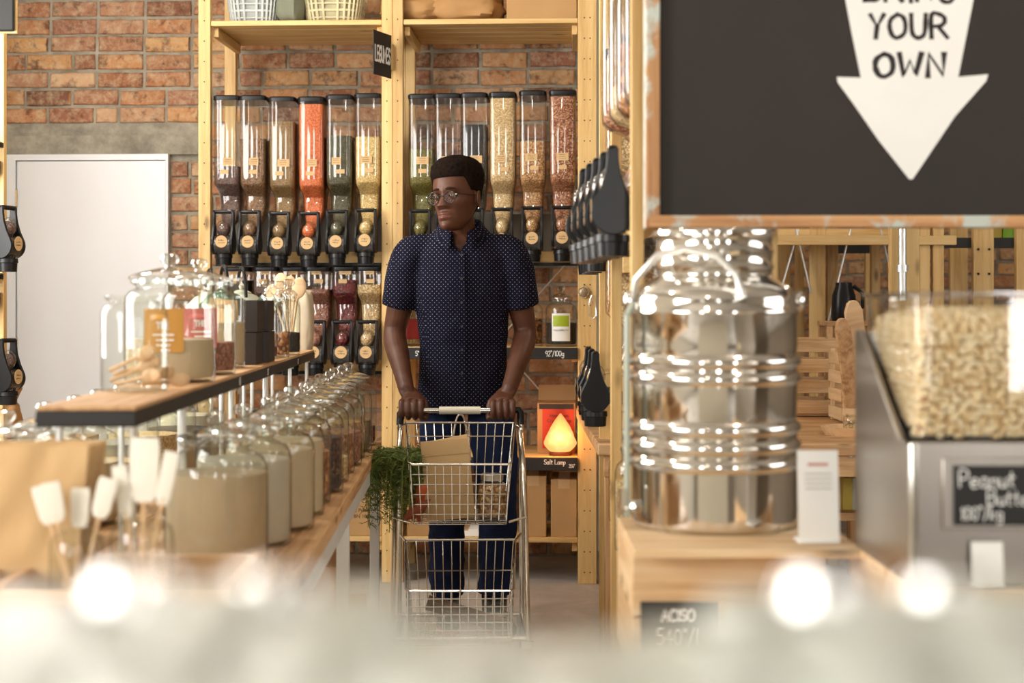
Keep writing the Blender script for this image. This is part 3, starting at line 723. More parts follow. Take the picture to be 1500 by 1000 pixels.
# salt lamp
p = PY(821, 667, YS+.07)
t = thing('salt_lamp', 'glowing orange pointed salt lamp on a round wooden base', 'lamp', (p.x, p.y, ZLAMP))
MB().lathe([(.001, 0), (.048, 0), (.05, .004), (.05, .014), (.045, .018), (.001, .018)], 28).build('lamp_base', wood('dark_base_wood', hexc(96, 48, 26), hexc(60, 28, 16), None, 0), t)
sm = NT('glowing_salt'); sm.base(hexc(206, 104, 50)); sm.pr(.5)
g = sm.N('ShaderNodeVectorMath', operation='DISTANCE'); c_ = sm.N('ShaderNodeTexCoord'); sm.L(c_.outputs['Object'], g.inputs[0]); g.inputs[1].default_value = (.0, -.02, .07)
dn = sm.math('ADD', g.outputs['Value'], sm.math('MULTIPLY', sm.noise(c_.outputs['Object'], 30, 4, .6), .05))
em = sm.ramp(dn, [(.05, (1, .66, .30)), (.085, (1, .40, .12)), (.15, (.9, .20, .05))])
sm.L(em, sm.b.inputs['Emission Color']); sm.b.inputs['Emission Strength'].default_value = .95
lo = []
for i in range(23):
    f = i/22; z = .018+.163*f; r = .069*math.sin(min(1, f*2.6+.42)*PI/2)*(1-max(0, f-.25)**1.35*1.42)
    r = max(r, .003); ring = []
    for j in range(32):
        a = 2*PI*j/32; v = Vector((math.cos(a), math.sin(a), z*9)); k_ = 1+.11*noise.noise(v*1.7)+.06*noise.noise(v*5)
        ring.append((r*k_*math.cos(a)-.0, r*k_*math.sin(a), z))
    lo.append(ring)
MB().loft(lo).build('salt_crystal', sm.m, t, smooth=25)
lamp((p.x, p.y-.11, ZLAMP+.1), 1.6, .05, (1, .42, .14))  # salt lamp's glow, cast by an added point light before the crystal
# ================================================================ JARS
def jar_prof(r, h, neck=.62, rim=.72, sh=.2):
    zs = h*(1-sh)
    return [(.001, .004), (r*.9, .004), (r*.97, .0), (r, .012), (r, zs*.5), (r, zs-.02), (r*.985, zs), (r*.9, zs+h*sh*.34), (r*.72, zs+h*sh*.55), (r*neck, zs+h*sh*.66), (r*neck, h-.012), (r*rim, h-.006), (r*rim, h), (r*neck*.95, h)]
def fill_prof(r, h, top, neck=.62, sh=.2):
    zs = h*(1-sh); a = [(.001, .01), (r*.9, .01), (r*.955, .02)]
    a.append((r*.955, min(top, zs-.01)))
    if top > zs: a += [(r*.9, zs), (r*.8, min(top, zs+h*sh*.34))]
    a.append((.001, min(top, zs+h*sh*.36)+.004))
    return a
_jc = {}
def jar(loc, r, h, fm, ft, label, group, lid=True, nk=.62, sh=.2, knob=True, rz=0, cat='jar', name='glass_jar', lidmat=None, tagpaper=None):
    t = thing(name, label, cat, loc, rz, group)
    def me(key, fn):
        if key not in _jc: _jc[key] = fn()
        return _jc[key]
    def add(nm, m, parent=t):
        o = bpy.data.objects.new(nm, m); COL.objects.link(o); o.parent = parent; return o
    add('jar_body', me(('b', r, h, nk), lambda: MB().lathe(jar_prof(r, h, nk, nk+.1, sh), 40).mesh('jar_body', GLASS, 50)))
    if fm: add('contents', me(('c', r, h, fm, ft, nk), lambda: MB().lathe(fill_prof(r, h, ft*h, nk, sh), 32).mesh('contents', GR[fm], 50)))
    if lid:
        rl = r*(nk+.14)
        lo = add('lid', me(('l', r, h, nk), lambda: MB().lathe([(r*(nk-.06), h-.008), (r*(nk-.06), h+.002), (rl, h+.002), (rl*1.01, h+.006), (rl*.97, h+.010), (rl*.72, h+.017), (rl*.3, h+.026), (.012, h+.028)], 36).mesh('lid', lidmat or GLID, 50)))
        if knob: add('knob', me(('k', r, h), lambda: MB().lathe([(.012, h+.026), (.010, h+.032), (.018, h+.038), (.022, h+.046), (.018, h+.054), (.008, h+.058), (.001, h+.058)], 14).mesh('knob', GLID, 25)), lo)
    return t
def wrap(t, r, z0, z1, a0, a1, mat, name='paper_label', n=14):
    a0, a1 = math.radians(a0), math.radians(a1)
    lo = [[(r*math.cos(a0+(a1-a0)*i/n), r*math.sin(a0+(a1-a0)*i/n), z) for i in range(n+1)] for z in (z0, z1)]
    return MB().loft(lo, False, ring=False).build(name, mat, t)
# the table, its frame turned a little against the room
TA = TH+.0289
def TB(v, dist, z=0.0):        # v metres left of the table's right edge, dist = distance ahead of the camera
    r = -.475+.0289*(5.62-dist)-v
    return W(r, dist, z)
TZ = .70
tb = thing('display_table', 'long wooden display table on white steel legs, crowded with jars', 'table', (0, 0, 0))
ctr = TB(.36, 4.15)
for i in range(5):
    c = TB(.072+.145*i, 4.15)
    box('plank', (c.x, c.y, TZ-.02), (.142, 2.9, .04), RAW[1], tb, bevel=.003).rotation_euler.z = TA
WHS = plain('white_painted_steel', hexc(226, 224, 218), .4, 0, .03)
for v in (.02, .70):
    c = TB(v, 4.15); box('steel_edge', (c.x, c.y, TZ-.065), (.03, 2.84, .05), WHS, tb).rotation_euler.z = TA
for v in (.02, .70):
    for d in (5.50, 4.1, 2.85):
        c = TB(v, d); box('table_leg', (c.x, c.y, (TZ-.09)/2), (.034, .03, TZ-.09), WHS, tb).rotation_euler.z = TA
# cartons stored under the table
for v, d, s_, z, lb in ((.22, 4.75, (.3, .35, .3), 0, 'brown carton on the floor below the display table, under another'), (.20, 4.7, (.26, .3, .12), .3, 'flat brown carton stacked on another under the display table'),
                     (.12, 5.2, (.18, .2, .2), 0, 'small carton on the floor near the far table leg')):
    c = TB(v, d); t = thing('cardboard_box', lb, 'box', (c.x, c.y, z), TA+.05, 'cartons under the display table')
    MB().box((0, 0, s_[2]/2), s_).build('carton_body', CARD, t, bevel=.003)
    MB().box((0, 0, s_[2]+.0005), (.05, s_[1]*.98, .0006)).build('packing_tape', plain('tape', hexc(196, 158, 112), .3), t, smooth=0)
# raised shelf
UZ = 1.03
us = thing('raised_shelf', 'narrow raised plank shelf with a black painted edge on steel rods', 'shelf', (0, 0, 0))
def UB(v, dist, z=0.0):
    r = -.732+.0289*(5.7-dist)*1.18-v
    return W(r, dist, z)
c = UB(.0835, 4.125); th_ = math.atan2(-(UB(0, 5.7)-UB(0, 2.55)).x, (UB(0, 5.7)-UB(0, 2.55)).y); UA = th_
box('shelf_plank', (c.x, c.y, UZ-.004), (.163, 3.14, .008), RAW[1], us, bevel=.002).rotation_euler.z = UA
box('black_edge', (c.x, c.y, UZ-.0215), (.167, 3.15, .027), CHALKD, us, bevel=.003).rotation_euler.z = UA
for d in (2.62, 3.1, 3.75, 4.4, 5.05, 5.6):
    for v in (.02, .145):
        q = UB(v, d); m = MB().tube([(q.x, q.y, TZ), (q.x, q.y, UZ-.035)], .0065, 10); m.tube([(q.x, q.y, UZ-.043), (q.x, q.y, UZ-.0355)], .012, 6)
        m.build('steel_rod', ZINC, us)
def edge_text(tx, d, h=.015):
    q = UB(0, d, UZ-.028); centred(tx, h, 0, weight=.07).build('chalk_lettering', WHITE, us, T(*(q+Vector((.0014, 0, 0)))) @ RZ(UA+PI/2) @ FRONT)
edge_text('645', 3.75, .018); edge_text("35'", 4.3); edge_text("30'", 5.1)
# jars along the right of the table
rt = ['flour', 'white', 'flour', 'flour', 'nuts', 'dark', 'oat', 'nuts', 'pink', 'granola', 'seed', 'red']
rl = ['big lidded jar of cream flour at the near end of the table', 'lidded jar of white flour, second from the near end', 'lidded jar of cream meal, third in the row', 'lidded jar of pale meal, fourth in the row along the table edge',
      'lidded jar of brown nuts just before the dark one', 'lidded jar of dark chocolate pieces beside the bare table edge', 'lidded jar of oats just past the dark chocolate jar', 'lidded jar of rusty brown nuts past the oats',
      'lidded jar of pinkish flakes near the far end of the table', 'lidded jar of toasted granola near the far end', 'lidded jar of tan seeds, next to last on the table', 'clear lidded jar at the very far end of the table']
ft = [.74, .76, .77, .76, .55, .62, .3, .5, .45, .5, .45, .3]
for i in range(12):
    d = 2.98+i*.225; v = .135-.002*i+R.uniform(-.006, .006)
    if i == 0: v = .175
    if i == 1: v = .155
    jar(TB(v, d, TZ), .1, .235, rt[i], ft[i], rl[i], 'large glass jars along the right edge of the display table', rz=R.uniform(0, 3))
for i in range(11):
    d = 2.75+i*.25; jar(TB(.585+R.uniform(-.01, .01), d, TZ), .098, .235, ('grey', 'white', 'grey', 'flour', 'oat', 'grey', 'beige', 'flour', 'tea', 'white', 'beige')[i], (.62, .7, .55, .6, .5, .6, .6, .5, .5, .6, .4)[i],
        'lidded jar on the wall side of the display table, number %s from the bags' % ('one two three four five six seven eight nine ten eleven'.split()[i]), 'large glass jars along the wall side of the display table')
# ---- things on the raised shelf
def US(px, dist, z=UZ): return W((px-750)/F*dist, dist, z)
t = jar(US(197, 3.0), .064, .187, None, 0, 'open glass jar holding a bundle of wooden spoons', None, lid=False, nk=.78, sh=.17, name='open_jar')
SPW = wood('pale_spoon_wood', hexc(226, 190, 146), hexc(200, 158, 112), None, 0, .5, False)
def spoon(label, M, L=.13, bw=.02, group=None, parent=None):
    m = MB(); m.tube([(0, 0, 0), (.0, 0, L*.35), (0, 0, L*.7)], [.0045, .0035, .004], 8)
    m.ball((0, .0, L*.7+bw*1.25), (bw, .006, bw*1.45), 16, 10)
    o = m.build('wooden_spoon', SPW, None, M, smooth=60); tag(o, label, 'spoon', group); return o
b0 = US(197, 3.0)
for i, (dx, dy, dz, a, b) in enumerate(((-.048, 0, .02, 1.2, .1), (-.044, .012, .032, 1.28, -.2), (-.046, -.012, .04, 1.12, .2), (.005, .03, .013, 1.5, 1.2), (-.03, -.028, .015, 1.35, -.4), (.02, .0, .024, 1.4, 2.6))):
    spoon(('small wooden spoon at the bottom of the bundle in the open jar','small wooden spoon lying farthest back in the open jar','small wooden spoon on top of the bundle in the open jar','short wooden spoon stub at the right in the open jar','small wooden spoon lying frontmost in the open jar','smallest wooden spoon crossing the bundle at the right of the open jar')[i], T(b0.x+dx, b0.y+dy, b0.z+dz) @ RZ(b*.4) @ RY(a), .085 if i < 5 else .06, .014, 'wooden spoons bundled in the open jar')
YEL = plain('mustard_label', hexc(204, 150, 66), .6, 0, .04); PNK = plain('coral_label', hexc(204, 108, 98), .6, 0, .04)
def big(px, d, r, h, fm, ftp, lab, mat, a0, a1, nm, cols):
    t = jar(US(px, d), r, h, fm, ftp, lab, None, nk=.76, sh=.17)
    rz_ = math.radians(0)
    wl_ = wrap(t, r*1.004, h*.3, h*.72, a0, a1, mat)
    mid = math.radians((a0+a1)/2)
    Mx = T(r*1.01*math.cos(mid), r*1.01*math.sin(mid), 0) @ RZ(mid+PI/2) @ FRONT
    centred(cols[0], .013, h*.53, weight=.11).build('label_lettering', WHITE, wl_, Mx @ T(.0, 0, .001))
    m = MB()
    for i in range(4): m.box((-.0+.004*(i % 2), h*.47-.011*i, 0.0012), (.045-.008*i, .0035, .0006))
    m.build('label_small_print', WHITE, wl_, Mx)
    MB().ball((-.03, h*.64, 0.0), (.016, .006, .001), 16, 6).build('label_badge', plain('badge', tuple(min(1, v*1.5) for v in cols[1]), .6), wl_, Mx @ T(.02, 0, 0))
    return t
big(249, 3.36, .098, .222, 'flour', .42, 'big lidded jar with a mustard-yellow label reading THE', YEL, -108, -58, 0, ('THE', hexc(204, 150, 66)))
big(292, 3.72, .088, .222, 'pink', .35, 'lidded jar with a coral-pink label behind the yellow-labelled one', PNK, -100, -48, 0, ('THE', hexc(204, 108, 98)))
t = jar(US(325, 4.1), .062, .24, 'flour', .5, 'tall open jar full of kraft paper tags and little bags', None, lid=False, nk=.76, sh=.14, name='open_jar')
b0 = US(325, 4.1)
for i in range(6):
    o = MB().box((0, 0, 0), (.06, .003, .045)).build('paper_tag', KRAFT, None, T(b0.x+R.uniform(-.015, .015), b0.y-.02+.012*i, b0.z+.135+.012*(i % 3)) @ RZ(R.uniform(-.3, .3)) @ RY(R.uniform(-.5, .5)), smooth=0)
    tag(o, ('frontmost kraft tag in the tall open jar','second kraft tag from the front in the tall open jar','highest kraft tag near the front of the tall jar','fourth kraft tag from the front in the tall open jar','next to last kraft tag in the tall open jar','rearmost kraft tag in the tall open jar')[i], 'tag', 'kraft tags in the tall open jar')
BB = plain('matt_black_carton', hexc(46, 38, 34), .6, 0, .06)
for i, (px, py0, py1, lb) in enumerate(((367, 489, 536, 'matt black box lower in the stack, against the tag jar'), (385, 488, 533, 'matt black box lower in the stack, farther along the shelf'), (369, 446, 489, 'matt black box on top of the nearer lower one'), (384, 446, 488, 'matt black box on top of the farther lower one'))):
    d = (4.35, 4.52, 4.35, 4.52)[i]; z0 = UZ if i < 2 else UZ+.091
    q = US(px, d, z0+.045)
    o = MB().box((0, 0, 0), (.052, .15, .089)).build('black_box', BB, None, T(*q) @ RZ(UA), bevel=.0015); tag(o, lb, 'box', 'stacked matt black boxes on the raised shelf')
# teapots
def teapot(px, d, r, z0, col, lab, band=None):
    t = thing('enamel_teapot', lab, 'teapot', US(px, d, z0), .5, 'enamel teapots on the raised shelf')
    m = plain('enamel_'+lab.split()[0], col, .18, 0, .04)
    MB().lathe([(.001, 0), (r*.7, 0), (r*.95, r*.35), (r, r*.8), (r*.92, r*1.15), (r*.6, r*1.5), (r*.35, r*1.6), (r*.34, r*1.62)], 32).build('pot_body', m, t)
    lo = MB().lathe([(r*.38, r*1.6), (r*.38, r*1.63), (r*.2, r*1.72), (.001, r*1.76)], 24).build('lid', m, t)
    MB().ball((0, 0, r*1.86), (r*.12, r*.12, r*.13), 12, 8).build('knob', plain('knob_'+lab.split()[0], hexc(40, 74, 60) if band else hexc(220, 214, 200), .25), lo)
    MB().tube([(r*.85, 0, r*.7), (r*1.3, 0, r*1.05), (r*1.5, 0, r*1.4)], [.022, .014, .011], 10).build('spout', m, t)
    MB().tube([(0, s_*r*math.cos(a)*.62, r*1.3+r*1.3*math.sin(a)) for s_, a in [(1, math.radians(x)) for x in range(0, 181, 15)]], .0055, 8).build('bail_handle', BLACKP, t)
tz_ = 1.10
tsf = thing('teapot_shelf', 'small plank shelf on rods carrying the enamel teapots', 'shelf', W((332-750)/F*5.0, 5.0, 0), UA)
box('shelf_plank', (0, 0, tz_-.009), (.22, .62, .018), RAW[1], tsf)
for x in (-.095, .095):
    for y in (-.28, .28): MB().tube([(x, y, TZ), (x, y, tz_-.018)], .006, 8).build('steel_rod', ZINC, tsf)
teapot(307, 5.10, .082, tz_, hexc(206, 204, 190), 'pale grey enamel teapot, farthest toward the door')
teapot(328, 4.86, .085, tz_, hexc(62, 96, 78), 'green enamel teapot with a black bail handle', True)
teapot(354, 5.12, .085, tz_, hexc(196, 200, 180), 'sage-cream enamel teapot with dark knob')
jar(US(392, 4.75), .03, .185, 'crimson', .2, 'tall narrow jar with a few red berries right of the black boxes', 'slim jars at the end of the raised shelf')
jar(US(410, 4.9), .03, .185, 'nuts', .42, 'tall narrow jar of cinnamon-brown spice', 'slim jars at the end of the raised shelf')
jar(US(423, 5.15), .038, .195, 'tea', .38, 'slim jar of black peppercorns at the shelf end', 'slim jars at the end of the raised shelf')
sj = jar(US(425, 5.42), .036, .19, None, 0, 'slim open jar holding large wooden spoons upright', None, lid=False, nk=.8, sh=.1, name='open_jar')
b0 = US(425, 5.42)
for i, (a, b, h, lb) in enumerate(((-.12, .05, .285, 'wooden serving spoon leaning left, tallest in the jar'), (-.02, -.1, .27, 'broad wooden serving spoon in the middle of the jar'), (.07, -.05, .25, 'wooden serving spoon in front, lowest bowl'), (.16, .08, .265, 'wooden serving spoon leaning right'), (-.30, .0, .24, 'wooden serving spoon leaning far left'))):
    spoon(lb, T(b0.x, b0.y, b0.z+.012) @ RY(a) @ RX(b), h, .026, 'upright wooden serving spoons')
blob('cloth_bag', 'cream cloth bag hanging behind the upright spoons', 'bag', tuple(US(442, 5.75, 1.0)), (.09, .08, .25), plain('cream_cloth', hexc(214, 200, 172), .9), 3)
# tea jar on the middle shelf
p = PY(822, 505, YS+.1)
t = jar((p.x, p.y, ZMID), .068, .205, 'tea', .5, 'lidded jar with a green and white label on the 92c shelf', None)
wl_ = wrap(t, .0685, .025, .145, -125, -55, PAPERW); wrap(t, .0688, .088, .135, -120, -60, plain('lime_print', hexc(170, 190, 40), .5), 'green_band')
printed('COLD HERBAL TEA', .0075, INK, t, T(0, -.0705, .07) @ FRONT, 'label_lettering')
for i, (px, fm, lb) in enumerate(((604, 'oat', 'dim jar on the middle shelf next to the middle post, red band on it'), (640, 'nuts', 'jar on the middle shelf hidden behind the man'), (778, 'nuts', "jar on the middle shelf beside the man's arm"))):
    p = PY(px, 505, YS+.2); t = jar((p.x, p.y, ZMID), .052, .2, fm, .6, lb, None)
    if i == 0: wrap(t, .0525, .03, .12, -150, -30, plain('red_band', hexc(178, 48, 40), .5), 'red_label')
# jars and bottles inside the side unit
for i, (px, d, z, r, h, fm) in enumerate(((905, 4.25, .60, .055, .2, 'granola'), (918, 3.75, .60, .06, .24, 'oat'), (912, 4.7, .60, .05, .2, 'nuts'), (915, 3.45, .60, .045, .17, 'seed'))):
    jar(W((px-750)/F*d, d, z)+Vector((.03, 0, 0)), r, h, fm, .7, ('granola jar inside the side unit between its slim posts', 'tall oat jar inside the side unit beside the steel drum', 'nut jar deep inside the side unit', 'small jar of seeds in the side unit below the drum handle')[i], 'jars inside the side unit', cat='jar')
# ================================================================ NEAR RIGHT: DRUM, CRATE, GRINDER, CHALKBOARD
def frame(name, label, cat, px, d, z, rz=0, group=None):
    return thing(name, label, cat, W((px-750)/F*d, d, z), TH+rz, group)
# low counter carrying both blocks
ct = frame('low_counter', 'low pale counter under the drum crate and the grinder', 'counter', 1240, 2.75, 0)
for i in range(6): box('top_plank', (.20, -.44+.16*i, .545), (1.06, .156, .03), CRATE[0], ct)
for x in (-.27, .68):
    for y in (-.42, .4): box('leg', (x, y, .265), (.07, .07, .53), PINE[2], ct)
cr = frame('wooden_crate', 'pale wooden crate under the steel drum, with a black chalk label', 'crate', 1046, 2.78, .56)
cw, cdp, chh = .325, .36, .225
for i in range(2): box('front_board', (0, -cdp/2, .055+.115*i), (cw, .018, .111), CRATE[0], cr); box('back_board', (0, cdp/2, .055+.115*i), (cw, .018, .111), CRATE[0], cr)
for s_ in (-1, 1):
    for i in range(2): box('side_board', (s_*(cw/2-.009), 0, .055+.115*i), (.018, cdp-.02, .111), CRATE[1], cr)
for i in range(4): box('top_board', (.02, -cdp/2+.035-.09+.0965*i+.0, .233), (cw+.05, .094, .014), CRATE[0], cr)
cl = MB().box((0, 0, 0), (.128, .004, .085)).build('chalk_label', CHALKD, cr, T(-.085+.0, -cdp/2-.012, .096), smooth=0)
centred('ACISO', .018, .012, weight=.1).build('chalk_lettering', WHITE, cl, T(0, -.0025, 0) @ FRONT)
centred("540'/l", .025, -.026, weight=.05).build('chalk_lettering', WHITE, cl, T(0, -.0025, 0) @ FRONT)
# steel drum
dr = frame('steel_drum', 'ribbed stainless steel drum with a wide neck standing on the wooden crate', 'drum', 1046, 2.80, .80)
r = .15; pf = [(.001, 0), (r*.97, 0), (r, .006), (r, .012), (r, .1)]
def rib(z): return [(r, z-.017), (r*1.0, z-.012), (r*1.035, z-.006), (r*1.045, z), (r*1.035, z+.006), (r*.985, z+.014)]
for z in (.118, .150, .182): pf += rib(z)
pf += [(r*.995, .2), (r*.995, .25)]
for z in (.272, .302): pf += rib(z)
pf += [(r, .33), (r, .385), (r*1.015, .388), (r*1.015, .394), (r, .397), (r, .412), (r*.97, .428), (r*.86, .442), (r*.74, .452), (r*.70, .458), (r*.70, .468), (r*.725, .474), (r*.70, .482), (r*.70, .495), (r*.72, .503), (r*.70, .511), (r*.695, .523), (r*.72, .53), (r*.75, .532), (r*.752, .538), (r*.74, .541), (r*.68, .54), (r*.67, .50), (.001, .5)]
pf = [(a, b*.985) for a, b in pf]
MB().lathe(pf, 72).build('drum_body', STEEL, dr, smooth=40)
for s_ in (-1, 1):
    MB().ball((s_*r*1.02, 0, .405), (.014, .022, .02), 12, 8).build('handle_lug', STEEL, dr)
MB().tube([(-r*1.0, -.03, .405), (-r*.97, -.06, .445), (-r*.75, -.10, .485), (-r*.45, -.125, .497), (-r*.1, -.14, .485), (r*.12, -.15, .45), (r*.2, -.155, .41)], .006, 10).build('bail_handle', plain('dull_steel_rod', (.8, .79, .75), .3, .8), dr)
MB().tube([(-r*1.08, -.05, .02), (-r*1.08, -.05, .38)], .006, 8).tube([(-r*1.08, -.05, .38), (-r, -.04, .4)], .006, 8).build('sight_tube', plain('pale_tube', hexc(180, 186, 170), .3), dr)
MB().tube([(-r, -.03, .035), (-r*1.16, -.05, .035)], .012, 10).tube([(-r*1.13, -.05, .035), (-r*1.13, -.05, .07)], .009, 10).build('tap', CHROME, dr)
# grinder with the clear peanut hopper
gx = W((1490-750)/F*2.2, 2.2)
gr = thing('peanut_grinder', 'steel peanut grinder with a clear square hopper full of blanched peanuts', 'grinder', (gx.x, gx.y, .80), TH)
gw, gd = .305, .34            # front face at y = 0
def at(py, d=2.2): return CH-(py-HZ)/F*d-.80
zf = at(647); MX = Matrix(((0, 0, 1, 0), (1, 0, 0, 0), (0, 1, 0, 0), (0, 0, 0, 1)))
side = [(0, 0), (0, zf-.006), (.05, zf+.0), (.30, zf+.155), (.34, zf+.155), (.34, 0)]
for s_ in (-1, 1): MB().prism(side, s_*gw/2-.004, s_*gw/2+.004, MX).build('side_panel', BRUSH, gr, smooth=0, bevel=.002)
MB().box((0, .0, zf/2), (gw-.006, .006, zf)).build('front_panel', BRUSH, gr, bevel=.002)
box('back_panel', (0, .337, (zf+.15)/2), (gw-.01, .006, zf+.15), BRUSH, gr)
box('base_plate', (0, .17, .006), (gw-.012, .33, .012), BRUSH, gr); box('corner_strip', (-gw/2+.003, -.005, zf*.5), (.012, .01, zf), CHROME, gr, bevel=.003)
hz1 = at(432); X0 = gw/2-.012
def hl(z, x, y0, y1): return rrect(2*x, y1-y0, .02, z, 0, (y0+y1)/2, 4)
hl_ = [hl(zf+.004, X0, .008, .07), hl(zf+.03, X0, .006, .13), hl(zf+.09, X0, .006, .23), hl(zf+.15, X0, .006, .33), hl(hz1, X0+.001, .004, .34)]
MB().loft(hl_, False).build('clear_hopper', ACRYL, gr, smooth=50)
MB().tube([(p[0], p[1], p[2]) for p in rrect(2*X0+.012, .34, .02, hz1, 0, .17, 4)], .004, 8, closed=True).build('hopper_rim', ACRYL, gr)
MB().box((0, .17, hz1+.003), (2*X0+.02, .35, .004)).build('hopper_lid', ACRYL, gr)
# peanuts: heap surface inside the hopper
XI = X0-.012
inner = MB().loft([hl(zf+.010, XI, .020, .055), hl(zf+.03, XI, .018, .115), hl(zf+.09, XI, .018, .215), hl(zf+.15, XI, .018, .30), hl(zf+.175, XI*.97, .03, .28), hl(zf+.188, XI*.6, .09, .22)], True)
PN = NT('blanched_peanut'); g_ = PN.N('ShaderNodeNewGeometry')
PN.base(PN.ramp(g_.outputs['Random Per Island'], [(0, hexc(226, 196, 146)), (.3, hexc(240, 218, 172)), (.7, hexc(248, 232, 196)), (.985, hexc(226, 194, 140)), (1, hexc(150, 70, 44))])); PN.pr(.5)
inner.build('peanut_core', plain('peanut_shade', hexc(206, 168, 112), .8, 0, .1), gr, smooth=0)
rr = random.Random(3); pm = MB()
def nut(x, y, z):
    a, b, c_ = rr.uniform(0, 6.3), rr.uniform(0, 6.3), rr.uniform(0, 6.3)
    M = T(x, y, z) @ Euler((a, b, c_)).to_matrix().to_4x4()
    pm.ball((0, 0, 0), (.0057, .0054, .0066), 6, 4, M)
XI = X0-.008
lv = [(zf+.010, XI, .015, .06), (zf+.03, XI, .014, .12), (zf+.09, XI, .014, .22), (zf+.15, XI, .014, .305), (zf+.175, XI*.97, .026, .285), (zf+.188, XI*.6, .09, .22)]
for i in range(5):
    z0, x0, a0_, b0_ = lv[i]; z1, x1, a1_, b1_ = lv[i+1]; n = max(2, int(math.hypot(z1-z0, max(abs(x1-x0), abs(a1_-a0_)))/.0088))
    for j in range(n):
        f = j/n; z = z0+(z1-z0)*f; x = x0+(x1-x0)*f; ya = a0_+(a1_-a0_)*f; yb = b0_+(b1_-b0_)*f; per = 4*x+2*(yb-ya); m_ = int(per/.0088)
        for k_ in range(m_):
            u = (k_+rr.random()*.7)/m_*per
            if u < 2*x: p_ = (-x+u, ya)
            elif u < 2*x+yb-ya: p_ = (x, ya+u-2*x)
            elif u < 4*x+yb-ya: p_ = (x-(u-2*x-(yb-ya)), yb)
            else: p_ = (-x, yb-(u-4*x-(yb-ya)))
            nut(p_[0]+rr.uniform(-.0012, .0012), p_[1]+rr.uniform(-.001, .003), z+rr.uniform(-.003, .003))
for k_ in range(700): nut(rr.uniform(-.6, .6)*X0, rr.uniform(.09, .22), zf+.188)
pm.build('peanuts', PN.m, gr, smooth=60, kind='stuff')
# price board on the grinder
lx = (1455-750)/F*2.2-(1490-750)/F*2.2
fb = box('board_frame', (lx, -.006, at(722)), (.15, .006, .102), BRUSH, gr)
gb = MB().box((0, 0, 0), (.135, .004, .085)).build('chalk_label', CHALKD, gr, T(lx+.008, -.011, at(724)), smooth=0)
letters('Peanut', .024, x0=-.06, y0=.012, weight=.045)[0].build('chalk_lettering', WHITE, gb, T(0, -.0025, 0) @ FRONT)
letters('Butter', .022, x0=-.02, y0=-.013, weight=.045)[0].build('chalk_lettering', WHITE, gb, T(0, -.0025, 0) @ FRONT)
letters("100'/kg", .018, x0=-.058, y0=-.034, weight=.05)[0].build('chalk_lettering', WHITE, gb, T(0, -.0025, 0) @ FRONT)
MB().tube([(.09, -.004, .03), (.09, -.04, .03)], .016, 14).build('knob', BLACKP, gr); box('foot', (-.13, .02, -.0), (.02, .02, .006), BLACKP, gr)
gc = frame('wooden_crate', 'wooden crate under the peanut grinder', 'crate', 1490, 2.37, .56)
for i in range(2): box('front_board', (0, -.2, .06+.118*i), (.42, .018, .113), CRATE[0], gc); box('back_board', (0, .2, .06+.118*i), (.42, .018, .113), CRATE[0], gc)
for s_ in (-1, 1):
    for i in range(2): box('side_board', (s_*.2, 0, .06+.118*i), (.018, .38, .113), CRATE[1], gc)
for i in range(4): box('top_board', (0, -.155+.103*i, .233), (.424, .1, .013), CRATE[0], gc)
o = frame('price_tag', 'small white blank tag standing at the foot of the grinder', 'tag', 1448, 2.18, .80)
MB().box((0, 0, .032), (.045, .002, .06)).build('card', PAPERW, o, RX(-.15), smooth=0); box('tag_foot', (0, .006, .003), (.045, .03, .004), PAPERW, o)
o = frame('paper_notice', 'white printed paper card standing beside the steel drum', 'card', 1200, 2.56, .80)
pc = MB().box((0, 0, .078), (.068, .002, .155)).build('card', PAPERW, o, RX(-.1), smooth=0); box('card_foot', (0, .02, .004), (.07, .05, .006), PAPERW, o)
m = MB(); m.box((0, -.0015, .132), (.034, .0008, .005)); m.build('red_heading', plain('pale_red_ink', hexc(206, 150, 136), .7), pc)
m = MB(); [m.box((0, -.0015, .116-.008*i), (.045, .0006, .0016)) for i in range(4)]; m.build('small_print', plain('grey_ink', hexc(170, 166, 160), .7), pc)
# ---- big chalkboard
D = 3.0
def bx_(px): return (px-960)/F*D
def bz_(py): return CH-(py-HZ)/F*D
cb = thing('chalkboard', 'large framed black chalkboard with a white arrow saying BRING YOUR OWN', 'sign', W((960-750)/F*D, D, 0), TH)
bt = 1.2+.62+.4; bw_ = bx_(1640)
box('slate', (bw_/2, .012, (bz_(322)+bt)/2), (bw_, .01, bt-bz_(322)), CHALK, cb)
fwid = .027
box('frame_side', (-.006, 0, (bz_(334)+bt)/2), (fwid, .035, bt-bz_(334)), OLDW[2], cb, bevel=.003); box('frame_side', (bw_+.006, 0, (bz_(334)+bt)/2), (fwid, .035, bt-bz_(334)), OLDW[2], cb, bevel=.003)
box('frame_bottom', (bw_/2, -.001, bz_(325)), (bw_+fwid, .036, .024), OLDW[0], cb, bevel=.003); box('frame_top', (bw_/2, -.001, bt), (bw_+fwid, .036, .024), OLDW[0], cb, bevel=.003)
box('frame_lip', (-.018, .014, (bz_(334)+bt)/2), (.006, .03, bt-bz_(334)), plain('peeling_white_paint', hexc(206, 206, 196), .7, 0, .25, 30), cb)
for x in (.1, bw_-.1): MB().tube([(x, .01, bt), (x, .01, ZC)], .005, 8).build('hanging_wire', ZINC, cb)
ar = [(1204, -190), (1462, -190), (1427, 0), (1405, 112), (1449, 108), (1446, 118), (1400, 170), (1338, 262), (1333, 262), (1288, 205), (1250, 150), (1228, 120), (1227, 112), (1262, 113), (1248, 45)]
poly = [(bx_(x), bz_(y)) for x, y in reversed(ar)]
am = MB().prism(poly, 0, .0008).build('white_arrow', WHITE, cb, T(0, .0065, 0) @ FRONT, smooth=0)
